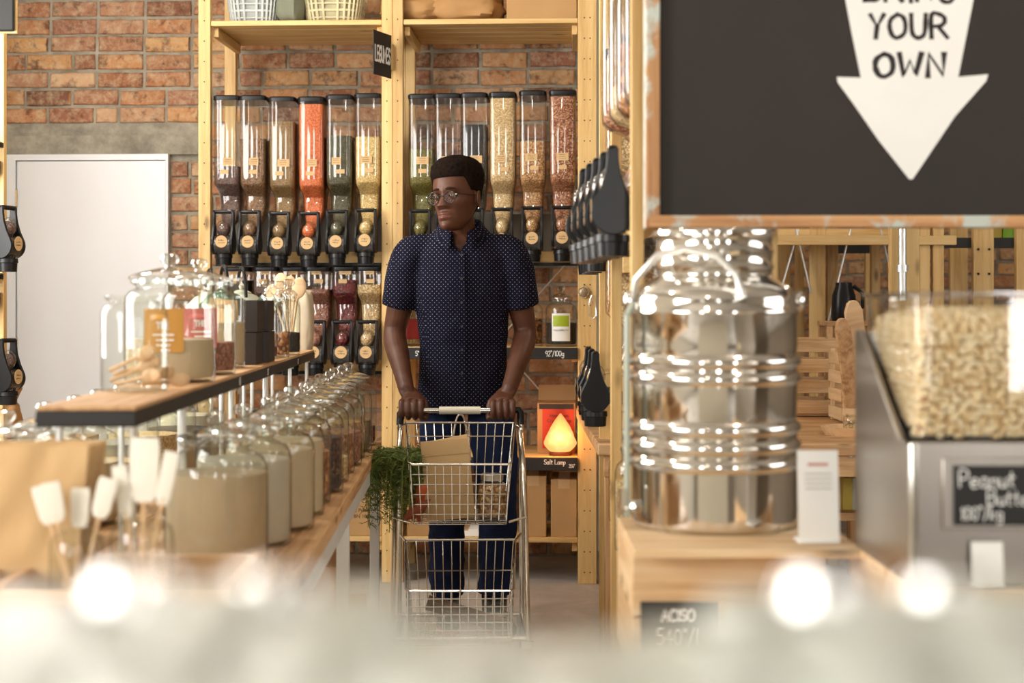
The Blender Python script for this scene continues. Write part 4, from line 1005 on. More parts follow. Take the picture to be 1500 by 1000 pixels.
def word(tx, x0, x1, y0, y1, wt):
    h = (y1-y0)/F*D; _, wd = letters(tx, h, weight=wt, gap=.22); k_ = (x1-x0)/F*D/(wd-.22*h)
    mb, _ = letters(tx, h, weight=wt, gap=.22)
    mb.build('painted_word', INK, am, T(bx_(x0), bz_(y1), .0009) @ S(k_, 1, 1))
word('YOUR', 1276, 1389, 20, 54, .085); word('OWN', 1283, 1384, 78, 111, .095); word('BRING', 1268, 1398, -35, 1, .08)
# ================================================================ FAR RIGHT: MORE SHELVING AND A TABLE
def rack(label, posts, rails, boards=(), d2=None):
    t = thing('pine_rack', label, 'shelving', (0, 0, 0), 0, 'pine racks at the back right')
    for px, wpx, d in posts: post(t, px, d, wpx, h=2.7, depth=.035)
    for a, b, d, z, h in rails: beam(t, W((a-750)/F*d, d+.0), W((b-750)/F*d, d+.0), z, h, .03)
    for a, b, d, dd, z, mt in boards:
        p = [W((a-750)/F*d, d), W((b-750)/F*d, d), W((b-750)/F*d, d+dd), W((a-750)/F*d, d+dd)]
        MB().prism([(v.x, v.y) for v in p], z-.022, z).build('shelf_board', mt, t, smooth=0)
    return t
def zz(py, d): return CH-(py-HZ)/F*d
r1 = rack('pine rack right of the drum with paired posts and crossing wires', [(1198, 22, 7.0), (1220, 16, 7.05), (1326, 42, 5.0), (1130, 15, 7.05)], [(1112, 1345, 7.02, zz(341, 7.02), .04)], [(1112, 1345, 7.03, .4, zz(337, 7.02)+.01, PINE[0])])
for a, b, c_, d_ in ((1170, 335, 1128, 480), (1166, 335, 1188, 430), (1246, 335, 1212, 478), (1290, 335, 1310, 420)):
    MB().tube([P(a, b, 6.95), P(c_, d_, 6.97)], .005, 6).build('wire_brace', ZINC, r1)
MB().tube([P(1322, 335, 4.95), P(1322, 440, 4.95)], .013, 12).tube([P(1322, 388, 4.95), P(1322, 398, 4.95)], .019, 12).build('steel_pipe', ZINC, r1)
r2 = rack('pine rack farther back with a black price strip under its shelf', [(1148, 20, 7.4), (1172, 12, 7.6), (1283, 13, 7.2), (1355, 15, 6.6), (1375, 16, 6.6)], [(1130, 1400, 6.6, zz(352, 6.6), .04)], [(1130, 1400, 6.62, .4, zz(348, 6.62)+.01, PINE[0])])
r3 = rack('farthest pine rack with wide drilled posts against the brick recess', [(1441, 30, 7.0), (1497, 16, 7.0), (1405, 26, 7.8), (1275, 14, 8.2)], [], [(1380, 1600, 7.1, .4, zz(350, 7.1), PINE[0])])
hm = MB()
for py in (365, 401):
    for dx in (-8, 8): hm.lathe([(.0005, 0), (.006, 0), (.006, .002), (.0005, .002)], 8, T(*P(1441+dx, py, 6.995)) @ RX(PI/2), True)
hm.build('screw_hole', HOLE, r3)
for px, py0, py1, d, t_ in ((1400, 348, 363, 7.05, r3), (1245, 356, 371, 8.0, r2)):
    a = P(px-(40 if t_ is r3 else 32), (py0+py1)/2, d); b_ = P(px+(110 if t_ is r3 else 30), (py0+py1)/2, d)
    beam(t_, a, b_, a.z, abs(py1-py0)/F*d, .02, 'price_strip', CHALKD)
for px, py0, col, lb in ((1450, 335, hexc(176, 160, 70), 'olive green box on the farthest rack shelf'), (1478, 332, hexc(120, 170, 40), 'bright green box on the farthest rack shelf')):
    o = MB().box((0, 0, .05), (.085, .1, .1)).build('green_box', plain('green_print', col, .5), None, T(*W((px-750)/F*7.2, 7.2, zz(350, 7.1)+.001)), bevel=.002); tag(o, lb, 'box')
ju = thing('black_jug', 'black upright jug on the table behind the paired posts', 'jug', W((1236-750)/F*6.6, 6.6, zz(470, 6.6)))
MB().lathe([(.001, 0), (.05, 0), (.055, .02), (.05, .11), (.036, .15), (.036, .165), (.001, .165)], 20).build('jug_body', BLACKP, ju); MB().tube([(.05, 0, .03), (.08, 0, .06), (.08, 0, .12), (.04, 0, .15)], .008, 8).build('handle', BLACKP, ju)
# table
tt = thing('work_table', 'rough wooden table behind the drum with a bolted apron', 'table', (0, 0, 0))
tz = .745; dA, dB = 5.0, 6.88
for i in range(6):
    d0 = dA+(dB-dA)*i/6; c_ = W(.93, d0+.15, tz-.02); box('plank', (0, 0, 0), (1.3, .305, .04), RAW[0], tt, T(*c_) @ RZ(TH+.0), bevel=.004)
c_ = W(.93, dA+.03, tz-.075); box('apron', (0, 0, 0), (1.26, .03, .07), RAW[0], tt, T(*c_) @ RZ(TH)); box('apron', (0, 0, 0), (1.26, .03, .07), RAW[0], tt, T(*W(.93, dB-.1, tz-.075)) @ RZ(TH))
for r_, d in ((.34, dA+.06), (1.52, dA+.06), (.34, dB-.1), (1.52, dB-.1)):
    q = W(r_, d, (tz-.04)/2); box('leg', (0, 0, 0), (.07, .07, tz-.04), RAW[2], tt, T(*q) @ RZ(TH))
for px in (1183, 1246): MB().ball((0, 0, 0), (.008, .006, .008), 10, 6).build('bolt', ZINC, tt, T(*P(px, 667, dA+.012)))
st_ = thing('jug_stand', 'dark wooden stand under the black jug on the table', 'stand', W((1238-750)/F*6.6, 6.6, tz), TH)
box('top', (0, 0, zz(470, 6.6)-tz-.01), (.2, .2, .02), RAW[0], st_)
for x in (-.085, .085):
    for y in (-.085, .085): box('leg', (x, y, (zz(470, 6.6)-tz-.02)/2), (.025, .025, zz(470, 6.6)-tz-.02), RAW[2], st_)
# slatted crates on the table
def slat_crate(px, d, w_, h, label, n=4, dep=.25, rz=0):
    t = thing('slatted_crate', label, 'crate', W((px-750)/F*d, d, tz), TH+rz, 'slatted crates on the work table')
    for i in range(n):
        z = h*(i+.5)/n
        box('slat', (0, -dep/2, z), (w_, .01, h/n*.66), CRATE[0], t); box('slat', (0, dep/2, z), (w_, .01, h/n*.66), CRATE[0], t)
        for s_ in (-1, 1): box('slat', (s_*w_/2, 0, z), (.01, dep-.02, h/n*.66), CRATE[1], t)
    for x in (-1, 1):
        for y in (-1, 1): box('corner_post', (x*(w_/2-.012), y*(dep/2-.012), h/2), (.016, .016, h), CRATE[2], t)
    box('crate_floor', (0, 0, .008), (w_-.02, dep-.02, .008), CRATE[0], t)
    return t
slat_crate(1180, 6.3, .26, .33, 'slatted crate left of the paired posts on the table')
slat_crate(1262, 5.95, .2, .28, 'slatted crate behind the leaning boards on the table')
def board(px0, py0, px1, py1, d, w_, label, mat, th=.018):
    a = P(px0, py0, d); b_ = P(px1, py1, d+.05); v = (a-b_); L = v.length
    M = T(*((a+b_)/2)) @ v.to_track_quat('Z', 'Y').to_matrix().to_4x4()
    t = bpy.data.objects.new('cutting_board', None); COL.objects.link(t); t.matrix_world = M; tag(t, label, 'board', 'boards leaning on the table')
    pl = [(-w_/2, -L/2), (w_/2, -L/2), (w_/2, L/2-.04), (w_*.3, L/2-.008), (w_*.12, L/2), (-w_*.12, L/2), (-w_*.3, L/2-.008), (-w_/2, L/2-.04)]
    MB().prism(pl, -th/2, th/2).build('board_blade', mat, t, RZ(1.1) @ RX(PI/2), bevel=.003)
    MB().tube([(0, 0, L/2-.03), (0, .001, L/2-.028)], .006, 8).build('hang_hole', HOLE, t, RZ(1.1))
board(1248, 440, 1266, 592, 5.7, .07, 'tall pale cutting board leaning against the crate', SPW)
board(1232, 466, 1250, 594, 5.6, .06, 'browner cutting board leaning beside the pale one', RAW[2])
board(1262, 452, 1240, 470, 5.75, .035, 'short wooden paddle lying across the leaning boards', RAW[2])
o = thing('wooden_tray', 'round-edged wooden tray on the table near the leaning boards', 'tray', W((1246-750)/F*5.35, 5.35, tz), TH)
MB().lathe([(.001, 0), (.09, 0), (.105, .03), (.098, .03), (.085, .01), (.001, .01)], 28).build('tray_dish', SPW, o)
jar(W((1250-750)/F*5.35, 5.35, tz+.011), .035, .06, 'oat', .4, 'little glass bowl sitting in the round wooden tray', None, lid=False, cat='bowl', name='glass_bowl')
for i, (px, col) in enumerate(((1243, hexc(214, 190, 90)), (1257, hexc(196, 200, 190)))):
    q = P(px, 700, 5.3); q.z = 0
    o = MB().box((0, 0, .055), (.1, .16, .11)).box((0, 0, .113), (.07, .1, .006)).build('packet_box', plain('packet_%d' % i, col, .5), None, T(q.x, q.y, 0) @ RZ(.2), bevel=.003)
    o.location.z = .50; tag(o, ('yellow packet on the low shelf under the work table', 'pale grey-green packet under the work table')[i], 'packet')
for q0, q1, z in (((1090), (1330), .25),):
    c_ = W(.93, 5.5, .486); box('lower_shelf', (0, 0, 0), (1.2, .7, .028), RAW[0], tt, T(*c_) @ RZ(TH))
# bins glimpsed between the board and the drum
bz0 = zz(378, 5.9)
for i, (px, fm) in enumerate(((946, 'oat'), (985, 'brown'), (1025, 'seed'), (1066, 'chick'))):
    t = bin_at(W((px-750)/F*5.9, 5.9, bz0), TH, fm, .5, 'gravity bin with a kraft sticker under the chalkboard, %s from the aisle' % ('first', 'second', 'third', 'fourth')[i], 'bins on the rack behind the chalkboard')
r4 = rack('pine rack hung with bins behind the chalkboard and drum', [(912, 14, 6.0), (1082, 12, 6.0), (1095, 12, 6.0)], [(905, 1100, 5.98, bz0+.16, .05), (905, 1100, 5.98, bz0+.06, .04)])
beam(r4, W((905-750)/F*6.05, 6.05), W((1100-750)/F*6.05, 6.05), bz0-.12, .22, .02, 'back_board', plain('grey_back_board', hexc(170, 162, 150), .6))
box('price_rail', (0, 0, 0), (.5, .02, .03), BLACKP, r4, T(*W((1000-750)/F*5.93, 5.95, bz0-.02)) @ RZ(TH))
# ================================================================ LEFT EDGE
r5 = rack('pine rack at the far left edge holding black-levered bins', [(1, 9, 5.55), (-80, 20, 5.6)], [(-90, 6, 5.55, zz(392, 5.5), .04), (-90, 6, 5.55, zz(592, 5.5), .04)]); r5['group'] = ''
del r5['group']
for i, (py, lb) in enumerate(((398, 'black-levered bin at the left edge beside the door'), (592, 'lower black-levered bin at the left edge beside the door'))):
    t = bin_at(W((-6-750)/F*5.5, 5.5, zz(py, 5.5)), TH+PI/2-.25, 'coffee', .4, lb, 'bins at the left edge', True, .47)
o = frame('hanging_sign', 'blank dark board cut off by the top left corner', 'sign', 4, 5.2, zz(46, 5.2))
MB().box((-.06, 0, .16), (.2, .015, .32)).build('board', CHALKD, o, bevel=.006); MB().box((-.06, .012, .16), (.21, .01, .33)).build('backing', PINE[2], o)
sh = thing('low_stand', 'low wooden stand at the left edge carrying paper parcels', 'stand', W(-1.78, 5.8, 0), TH)
box('top', (0, 0, zz(640, 5.8)-.012), (.36, .3, .024), RAW[0], sh)
for x in (-.15, .15):
    for y in (-.12, .12): box('leg', (x, y, (zz(640, 5.8)-.024)/2), (.04, .04, zz(640, 5.8)-.024), RAW[2], sh)
blob('paper_parcel', 'crumpled tan paper parcel at the left edge beside the door, lower', 'parcel', tuple(W((8-750)/F*5.75, 5.75, zz(640, 5.8))), (.1, .12, .13), KRAFTD, 21, .2)
blob('paper_parcel', 'smaller crumpled tan parcel resting on the lower one', 'parcel', tuple(W((10-750)/F*5.75, 5.75, zz(640, 5.8)+.128)), (.08, .1, .11), KRAFTD, 22, .25)
# ================================================================ NEAR LEFT: CRATES, PAPER BAGS, SPATULAS
lt = frame('side_counter', 'low counter under the crates of bags and spatulas', 'counter', 60, 2.3, 0)
for i in range(3): box('top_plank', (-.1, -.2+.2*i, .70), (.95, .196, .03), CRATE[0], lt)
for x in (-.5, .3):
    for y in (-.24, .24): box('leg', (x, y, .3425), (.06, .06, .685), PINE[2], lt)
def hand_crate(px, d, w_, dep, h, label, rz=0):
    t = frame('wooden_crate', label, 'crate', px, d, .716, rz)
    # front board with a cut-out hand slot
    sl = [(.035*math.cos(a)*1.0, .042+.02*max(-.4, math.sin(a))) for a in [2*PI*k/18 for k in range(18)]]
    bm = bmesh.new(); outer = [(-w_/2, 0), (w_/2, 0), (w_/2, h), (-w_/2, h)]
    vo = [bm.verts.new((x, 0, z)) for x, z in outer]; vi = [bm.verts.new((x-.03, 0, z)) for x, z in sl]
    ed = [bm.edges.new((vo[i], vo[(i+1) % 4])) for i in range(4)]+[bm.edges.new((vi[i], vi[(i+1) % 18])) for i in range(18)]
    bmesh.ops.triangle_fill(bm, edges=ed, use_beauty=True)
    me = bpy.data.meshes.new('front_board'); bm.to_mesh(me); bm.free(); me.materials.append(CRATE[0])
    o = bpy.data.objects.new('front_board', me); COL.objects.link(o); o.parent = t; o.location = (0, -dep/2, 0)
    s_ = o.modifiers.new('thickness', 'SOLIDIFY'); s_.thickness = .014; s_.offset = 0
    box('back_board', (0, dep/2, h/2), (w_, .014, h), CRATE[0], t)
    for q in (-1, 1): box('side_board', (q*(w_/2-.008), 0, h/2+.003), (.016, dep-.016, h+.006), RAW[1], t)
    box('floor_board', (0, 0, .006), (w_-.034, dep-.016, .012), CRATE[0], t)
    return t
hand_crate(200, 2.34, .34, .30, .078, 'pale wooden crate with an oval hand slot, spatula jars in it')
hand_crate(-125, 2.34, .28, .30, .078, 'wooden crate at the left edge, holding the stack of paper bags')
for i in range(7):
    t = frame('paper_bag', 'flat brown paper bag, %s of the stack leaning in the crate' % ('front', 'second', 'third', 'fourth', 'fifth', 'sixth', 'rearmost')[i], 'paper bag', 26+i*5, 2.32+.014*i, .73, .12, 'flat paper bags leaning in the crate')
    mb = MB(); lo = []; n = 12; rr = random.Random(i)
    hh_ = .255; ww = .165
    def grid(y0, s_):
        return [[(-ww/2+ww*a/n+(.018 if b > 0 else 0)*b/n, y0+.004*s_*math.sin(a*1.1+i)*math.sin(b*.8+i)+.009*s_*noise.noise(Vector((a*.55, b*.4, i))), hh_*b/n) for a in range(n+1)] for b in range(n+1)]
    f_, k_ = grid(-.003, 1), grid(.003, .3)
    for g in (f_, k_): mb.loft(g, False, ring=False)
    for a_, b_ in ((0, 0),):
        mb.loft([[r_[0] for r_ in f_], [r_[0] for r_ in k_]], False, ring=False); mb.loft([[r_[-1] for r_ in f_], [r_[-1] for r_ in k_]], False, ring=False); mb.loft([f_[-1], k_[-1]], False, ring=False)
    mb.build('bag_sheet', KRAFT, t, RX(-.12), smooth=60)
def spatula(base, a, b, L, label, head=(.03, .007, .05)):
    t = bpy.data.objects.new('spatula', None); COL.objects.link(t); t.matrix_world = T(*base) @ RZ(TH) @ RY(a) @ RX(b); tag(t, label, 'spatula', 'white spatulas in the jars')
    MB().tube([(0, 0, 0), (0, 0, L*.6)], .0035, 8).build('handle', SPW, t)
    w_, d_, h_ = head
    MB().loft([rrect(w_*.6, d_, .003, L*.56), rrect(w_*.95, d_*.9, .003, L*.6), rrect(w_, d_*.6, .002, L*.6+h_*.8), rrect(w_*.9, d_*.4, .0015, L*.6+h_)]).build('blade', plain('white_silicone', hexc(238, 232, 216), .5, 0, .02), t, smooth=40)
j1 = W((112-750)/F*2.3, 2.3, .729); j2 = W((208-750)/F*2.32, 2.32, .729)
def small_jar(p, r, h, lb, tg):
    t = jar(tuple(p), r, h, None, 0, lb, 'spatula jars in the crate', lid=False, name='open_jar')
    w1 = wrap(t, r*1.01, h*.12, h*.5, -100, -20, KRAFT)
    centred(tg[0], .012, .052, weight=.08).build('ink_writing', INKB, w1, RZ(math.radians(30)) @ T(0, -r*1.06, 0) @ FRONT)
    centred(tg[1], .012, .032, weight=.08).build('ink_writing', INKB, w1, RZ(math.radians(30)) @ T(0, -r*1.06, 0) @ FRONT)
small_jar(j1, .040, .14, 'small open jar of white spatulas next to the paper bags, labelled Small', ('Small', 'Rubber'))
small_jar(j2, .048, .155, 'larger open jar of white spatulas right of the small one', ('Large', 'Rubber'))
for i, (a, b, L, lb) in enumerate(((-.28, 0, .245, 'white spatula leaning left out of the small jar'), (-.17, .1, .25, 'second white spatula leaning left from the small jar'), (.02, -.05, .225, 'upright white spatula in the middle of the small jar'), (.24, 0, .26, 'white spatula leaning right out of the small jar'))):
    spatula(tuple(j1+Vector((0, 0, .01))), a, b, L, lb)
for i, (a, b, L, lb) in enumerate(((.02, 0, .29, 'wide white scraper upright in the larger jar'), (.2, .05, .29, 'white scraper leaning right out of the larger jar'), (-.16, 0, .25, 'white scraper leaning left out of the larger jar'))):
    spatula(tuple(j2+Vector((0, 0, .01))), a, b, L, lb, (.045, .008, .085) if i == 0 else (.024, .006, .07))
# ================================================================ CLOSE IN FRONT OF THE LENS: A COUNTER OF SMALL CREAM-FILLED JARS
fc = frame('front_counter', 'cream counter right in front, full of small cream-filled jars', 'counter', 750, .56, 0)
MB().box((0, 0, .925), (1.5, .62, .03)).build('counter_top', plain('cream_laminate', hexc(226, 222, 206), .35, 0, .02), fc, bevel=.004)
MB().box((0, .02, .455), (1.44, .54, .91)).build('counter_body', plain('cream_panel', hexc(214, 208, 190), .6, 0, .02), fc, bevel=.004)
CREAM = plain('cream_powder', hexc(206, 208, 196), .8, 0, .03)
GR['cream'] = CREAM
LIDW = plain('ivory_lid', hexc(200, 203, 192), .28, 0, .02)
KN = plain('satin_chrome_knob', (.85, .85, .82), .2, 1, .01)
spots = [(35, .56, .905, 0), (200, .60, .862, 1), (400, .62, .862, 1), (300, .58, .892, 0), (500, .60, .90, 0), (1215, .60, .862, 1), (1392, .63, .868, 1), (1130, .60, .90, 0), (1300, .58, .905, 0), (1010, .60, .955, 0), (870, .60, .968, 0), (690, .60, .955, 0), (1500, .56, .895, 0),
         (120, .50, .93, 0), (300, .50, .92, 0), (480, .49, .935, 0), (640, .48, .965, 0), (800, .48, .985, 0), (960, .49, .985, 0), (1120, .50, .94, 0), (1280, .50, .925, 0), (1450, .50, .925, 0),
         (20, .44, .97, 0), (220, .43, .97, 0), (440, .43, .975, 0), (640, .42, 1.0, 0), (860, .42, 1.01, 0), (1060, .43, .985, 0), (1260, .43, .97, 0), (1480, .44, .97, 0)]
words = ['first', 'second', 'third', 'fourth', 'fifth', 'sixth', 'seventh', 'eighth']
cnts = [0, 0, 0]
order = sorted(range(len(spots)), key=lambda i: (spots[i][1] < .55, spots[i][1] < .46, spots[i][0]))
for i in order:
    px, d, f, kn = spots[i]; py = f*1000; row = 0 if d > .55 else (1 if d > .46 else 2); d *= .68
    zt = CH-(py-HZ-(22 if row < 2 else 0))/F*d; z0 = .94; r = .0185 if row == 0 else .0155
    nm = words[cnts[row]] if cnts[row] < 8 else ('ninth', 'tenth', 'eleventh', 'twelfth', 'thirteenth', 'fourteenth')[cnts[row]-8]; cnts[row] += 1
    lb = 'small blurred cream-filled jar, %s from the left in the %s row of the front counter' % (nm, ('back', 'middle', 'front')[row])
    t = thing('spice_jar', lb, 'jar', W((px-750)/F*d, d, z0), 0, 'small cream-filled jars on the front counter')
    h = zt-z0-(.026 if kn else .0)
    MB().lathe([(.001, .001), (r*.94, 0), (r, .006), (r, h-.024), (r*.86, h-.016), (r*.86, h-.012)], 24).build('jar_body', GLASS, t)
    MB().lathe([(.001, .004), (r*.93, .005), (r*.95, h-.026), (.001, h-.024)], 24).build('contents', CREAM, t)
    lo = MB().lathe([(r*.9, h-.02), (r*.98, h-.02), (r*.98, h-.004), (r*.9, h), (.001, h+.001)], 24).build('lid', LIDW, t)
    if kn: MB().lathe([(.004, h), (.0035, h+.008), (.011, h+.013), (.0135, h+.019), (.011, h+.026), (.001, h+.027)], 20).build('knob', KN, lo)
# ================================================================ TROLLEY
CD = 5.1; CR = -.172
cart = thing('shopping_trolley', 'two-tier chrome wire shopping trolley the man is pushing', 'trolley', W(CR, CD, 0), TH+.03)
def c3(px, py, d):            # picture point at distance d -> trolley coordinates (approx. axes)
    p = P(px, py, d); q = Matrix.Rotation(-(TH+.03), 3, 'Z') @ (p-W(CR, CD, 0)); return q
def wire(pts, r=.0022, n=6): return MB().tube(pts, r, n)
def lerp(a, b, f): return Vector(a)+(Vector(b)-Vector(a))*f
hz = .826
MB().tube([(-.075, .30, hz), (.07, .30, hz)], .0135, 16).build('push_handle', plain('cream_handle_sleeve', hexc(232, 226, 206), .35, 0, .02), cart)
HB = MB()
for s_ in (-1, 1): HB.tube([(s_*.07, .30, hz), (s_*.19, .30, hz)], .011, 12)
HB.build('handle_bar', CHROME, cart)
for s_ in (-1, 1):
    MB().tube([(s_*.19, .30, hz), (s_*.205, .30, hz), (s_*.211, .292, hz-.01), (s_*.212, .285, hz-.05)], .0125, 12).build('end_grip', BLACKP, cart)
    x = s_*.212
    # rear upright running down to the back wheel and the bowed front leg
    MB().tube([(x, .286, hz-.04), (x, .27, .6), (x*1.0, .25, .3), (x, .24, .1)], .0085, 12).build('upright', CHROME, cart)
    q = [(x*.985, .272, hz-.07), (x*1.0, .23, hz-.12), (x*1.02, .12, .62), (x*1.03, .0, .42), (x*1.03, -.1, .25), (x*1.03, -.19, .12)]
    MB().tube(smoothpts(q, 5), .0085, 12).build('bowed_leg', CHROME, cart)
    MB().tube([(x, .24, .12), (x*1.03, -.19, .12)], .0085, 10).build('base_tube', CHROME, cart)
    for y in (.24, -.19):
        wh = MB().tube([(x*1.02-.012, y, .05), (x*1.02+.012, y, .05)], .05, 20).build('wheel', BLACKP, cart, bevel=.004)
        MB().box((x*1.02, y, .085), (.04, .012, .07)).build('wheel_fork', CHROME, wh)
MB().tube([(-.212, .24, .12), (.212, .24, .12)], .0085, 10).build('cross_tube', CHROME, cart)
MB().tube([(-.21, -.19, .13), (.21, -.19, .13)], .0075, 10).build('cross_tube', CHROME, cart)
def wire_basket(name, RT, FT, FB, RB, wr_, wf, wb_, nv, nh, nrear, label=None):
    """RT/FT/FB/RB = (y, z) of rear-top, front-top, front-bottom, rear-bottom; half widths at the rear, the front and the bottom"""
    b = bpy.data.objects.new(name, None); COL.objects.link(b); b.parent = cart
    if label: b['label'] = label
    def V(x, q): return Vector((x, q[0], q[1]))
    rim = MB().tube([V(-wr_, RT), V(-wf, FT)+Vector((0, .015, .004)), V(-wf+.012, FT), V(wf-.012, FT), V(wf, FT)+Vector((0, .015, .004)), V(wr_, RT)], .004, 8, closed=True)
    rim.build('rim', CHROME, b)
    m = MB()
    for i in range(nv+1):
        f = i/nv; a_ = lerp(V(-wf+.006, FT), V(wf-.006, FT), f); c_ = lerp(V(-wb_, FB), V(wb_, FB), f); d_ = lerp(V(-wb_, RB), V(wb_, RB), f); e_ = lerp(V(-wr_+.006, RT), V(wr_-.006, RT), f)
        m.tube([a_, lerp(a_, c_, .93), c_+Vector((0, .012, 0)), d_+Vector((0, -.01, 0)), lerp(d_, e_, .05), e_], .0017, 5)
    for i in range(1, nh+1):
        f = i/nh
        a_ = lerp(V(-wf, FT), V(-wb_, FB), f); c_ = lerp(V(wf, FT), V(wb_, FB), f)
        m.tube([lerp(V(-wr_, RT), V(-wb_, RB), f)]+[a_+Vector((0, .012, 0)), a_+Vector((.01, 0, 0)), c_-Vector((.01, 0, 0)), c_+Vector((0, .012, 0))]+[lerp(V(wr_, RT), V(wb_, RB), f)], .0019, 5)
    for i in range(1, 10):
        f = i/10
        for s_ in (-1, 1): m.tube([lerp(V(s_*wr_, RT), V(s_*wf, FT), f), lerp(V(s_*wb_, RB), V(s_*wb_, FB), f)], .0015, 5)
        m.tube([lerp(V(-wb_, RB), V(-wb_, FB), f), lerp(V(wb_, RB), V(wb_, FB), f)], .0016, 5)
    f = nrear
    m.tube([lerp(V(-wr_, RT), V(-wb_, RB), f), lerp(V(wr_, RT), V(wb_, RB), f)], .0026, 6)
    m.build('wire_grid', CHROME, b, kind='stuff')
    MB().ball(tuple(V(0, FT)+Vector((0, -.002, 0))), (.008, .004, .004), 10, 6).build('weld_tab', CHROME, b)
    return b
wire_basket('upper_basket', (.20, .790), (-.14, .682), (-.13, .487), (.17, .50), .188, .166, .150, 12, 6, .16)
wire_basket('lower_basket', (.16, .392), (-.33, .309), (-.315, .085), (.12, .10), .188, .168, .160, 12, 9, .35)
MB().tube(smoothpts([(-.035, .203, .66), (-.022, .205, .76), (-.012, .207, .808), (0, .208, .817), (.012, .207, .808), (.022, .205, .76), (.035, .203, .66)], 4), .0035, 8).build('hanging_loop', CHROME, cart)
for s_ in (-1, 1):
    MB().tube([(s_*.16, -.1, .49), (s_*.217, -.06, .5)], .004, 8).build('basket_stay', CHROME, cart); MB().tube([(s_*.188, .2, .788), (s_*.21, .27, .77)], .004, 8).build('basket_stay', CHROME, cart)
    MB().tube([(s_*.188, .155, .39), (s_*.21, .24, .4)], .004, 8).build('basket_stay', CHROME, cart)
# ---- in the trolley
def CW(x, y, z): return cart.matrix_basis if False else (W(CR, CD, 0)+Matrix.Rotation(TH+.03, 3, 'Z') @ Vector((x, y, z)))
bag = thing('paper_bag', 'upright folded kraft paper bag standing in the upper trolley basket', 'bag', CW(-.03, -.03, .495), TH+.03)
bag.rotation_euler = (.0, -.085, TH+.03)
lo = []
for k_, (z, w_, d_) in enumerate(((0, .155, .075), (.02, .16, .08), (.1, .160, .07), (.19, .158, .045), (.235, .156, .022), (.262, .154, .010))):
    lo.append([(x+.002*noise.noise(Vector((x*40, y*30, z*30)))+.0, y+.006*noise.noise(Vector((x*22, y*22, z*22+3))), zz_+(.008*(x/.08) if k_ > 3 else 0)) for x, y, zz_ in rrect(w_, d_, .004, z, 0, 0, 2)])
MB().loft(lo, True).build('bag_body', KRAFT, bag, smooth=30)
MB().box((.0, -.012, .235), (.157, .004, .05)).build('folded_top', KRAFT, bag, T(0, 0, 0) @ RX(.03), smooth=0)
q = CW(.105, -.04, .492)
gj = jar(tuple(q), .048, .135, 'granola', .93, 'squat glass jar of granola riding in the upper trolley basket', None, lid=False, name='glass_jar')
MB().lathe([(.037, .128), (.038, .146), (.034, .149), (.001, .149)], 28).build('lid', plain('steel_lid', (.6, .58, .52), .3, 1), gj)
# carrots with their leaves
ORG = plain('carrot_skin', hexc(206, 96, 44), .5, 0, .15, 30, .3, 120)
LEAF = plain('carrot_leaf_green', hexc(88, 104, 36), .55, 0, .3, 30); STEM = plain('carrot_stem_green', hexc(112, 128, 48), .5, 0, .15)
rr = random.Random(11)
for i, (x, y, z, a, b_, lb) in enumerate(((-.125, -.06, .60, .10, .15, 'carrot nearest the front of the trolley basket'), (-.112, .0, .61, -.08, .1, 'second carrot, behind the front one'), (-.135, .05, .60, .2, -.1, 'third carrot, toward the back of the trolley basket'))):
    c0 = CW(x, y, z); t = bpy.data.objects.new('carrot', None); COL.objects.link(t)
    t.matrix_world = T(*c0) @ RZ(TH) @ RY(a) @ RX(b_); tag(t, lb+', orange with green leaves drooping left', 'carrot', 'bunch of carrots in the trolley')
    mb = MB().lathe([(.001, .012), (.014, .008), (.019, -.002), (.018, -.04), (.013, -.085), (.006, -.115), (.001, -.13)], 16)
    mb.build('root', ORG, t, smooth=60)
    lf = MB(); sm_ = MB(); inv = t.matrix_world.inverted().to_3x3()
    for s in range(22):
        # a stem that arches out over the basket's left side and hangs down
        le = rr.uniform(.10, .31); dx = rr.uniform(-.19, -.02); dy = rr.uniform(-.07, .07)
        p0 = Vector((rr.uniform(-.005, .005), rr.uniform(-.005, .005), .01))
        pts = []
        for k_ in range(9):
            f = k_/8
            wv_ = Vector((dx*math.sin(min(1, f*1.25)*PI/2), dy*f, .125*math.sin(f*PI*.8)-le*max(0, f-.25)**1.5*1.15))
            pts.append(p0+inv @ (Matrix.Rotation(TH, 3, 'Z') @ wv_))
        sm_.tube(pts, [.0022]*5+[.0014]*4, 5)
        for k_ in range(2, 9):
            for w2 in range(9):
                base = pts[k_-1].lerp(pts[k_], w2/9)
                dr_ = Vector((rr.uniform(-1, 1), rr.uniform(-1, 1), rr.uniform(-.9, .35))).normalized()
                L_ = rr.uniform(.02, .045); sd = dr_.orthogonal().normalized()*.0014
                tip = base+dr_*L_
                n_ = len(lf.v); lf.v += [tuple(base-sd), tuple(base+sd), tuple(tip)]; lf.f.append((n_, n_+1, n_+2))
                for g in (.4, .7):
                    bb = base.lerp(tip, g); d2 = (dr_+Vector((rr.uniform(-1, 1), rr.uniform(-1, 1), rr.uniform(-1, 1)))*.9).normalized()*L_*.42
                    n_ = len(lf.v); lf.v += [tuple(bb-sd*1.3), tuple(bb+sd*1.3), tuple(bb+d2)]; lf.f.append((n_, n_+1, n_+2))
    sm_.build('stem', STEM, t); lf.build('foliage', LEAF, t, smooth=0, kind='stuff')
sp_ = thing('sweet_potato', 'reddish pointed root lying at the bottom left of the trolley basket', 'vegetable', CW(-.14, -.09, .53), TH)
sp_.rotation_euler = (0, .9, 0); MB().lathe([(.001, -.06), (.008, -.045), (.02, -.015), (.018, .02), (.006, .045), (.001, .055)], 16).build('root', plain('reddish_root', hexc(150, 76, 48), .6, 0, .15, 30), sp_, smooth=60)
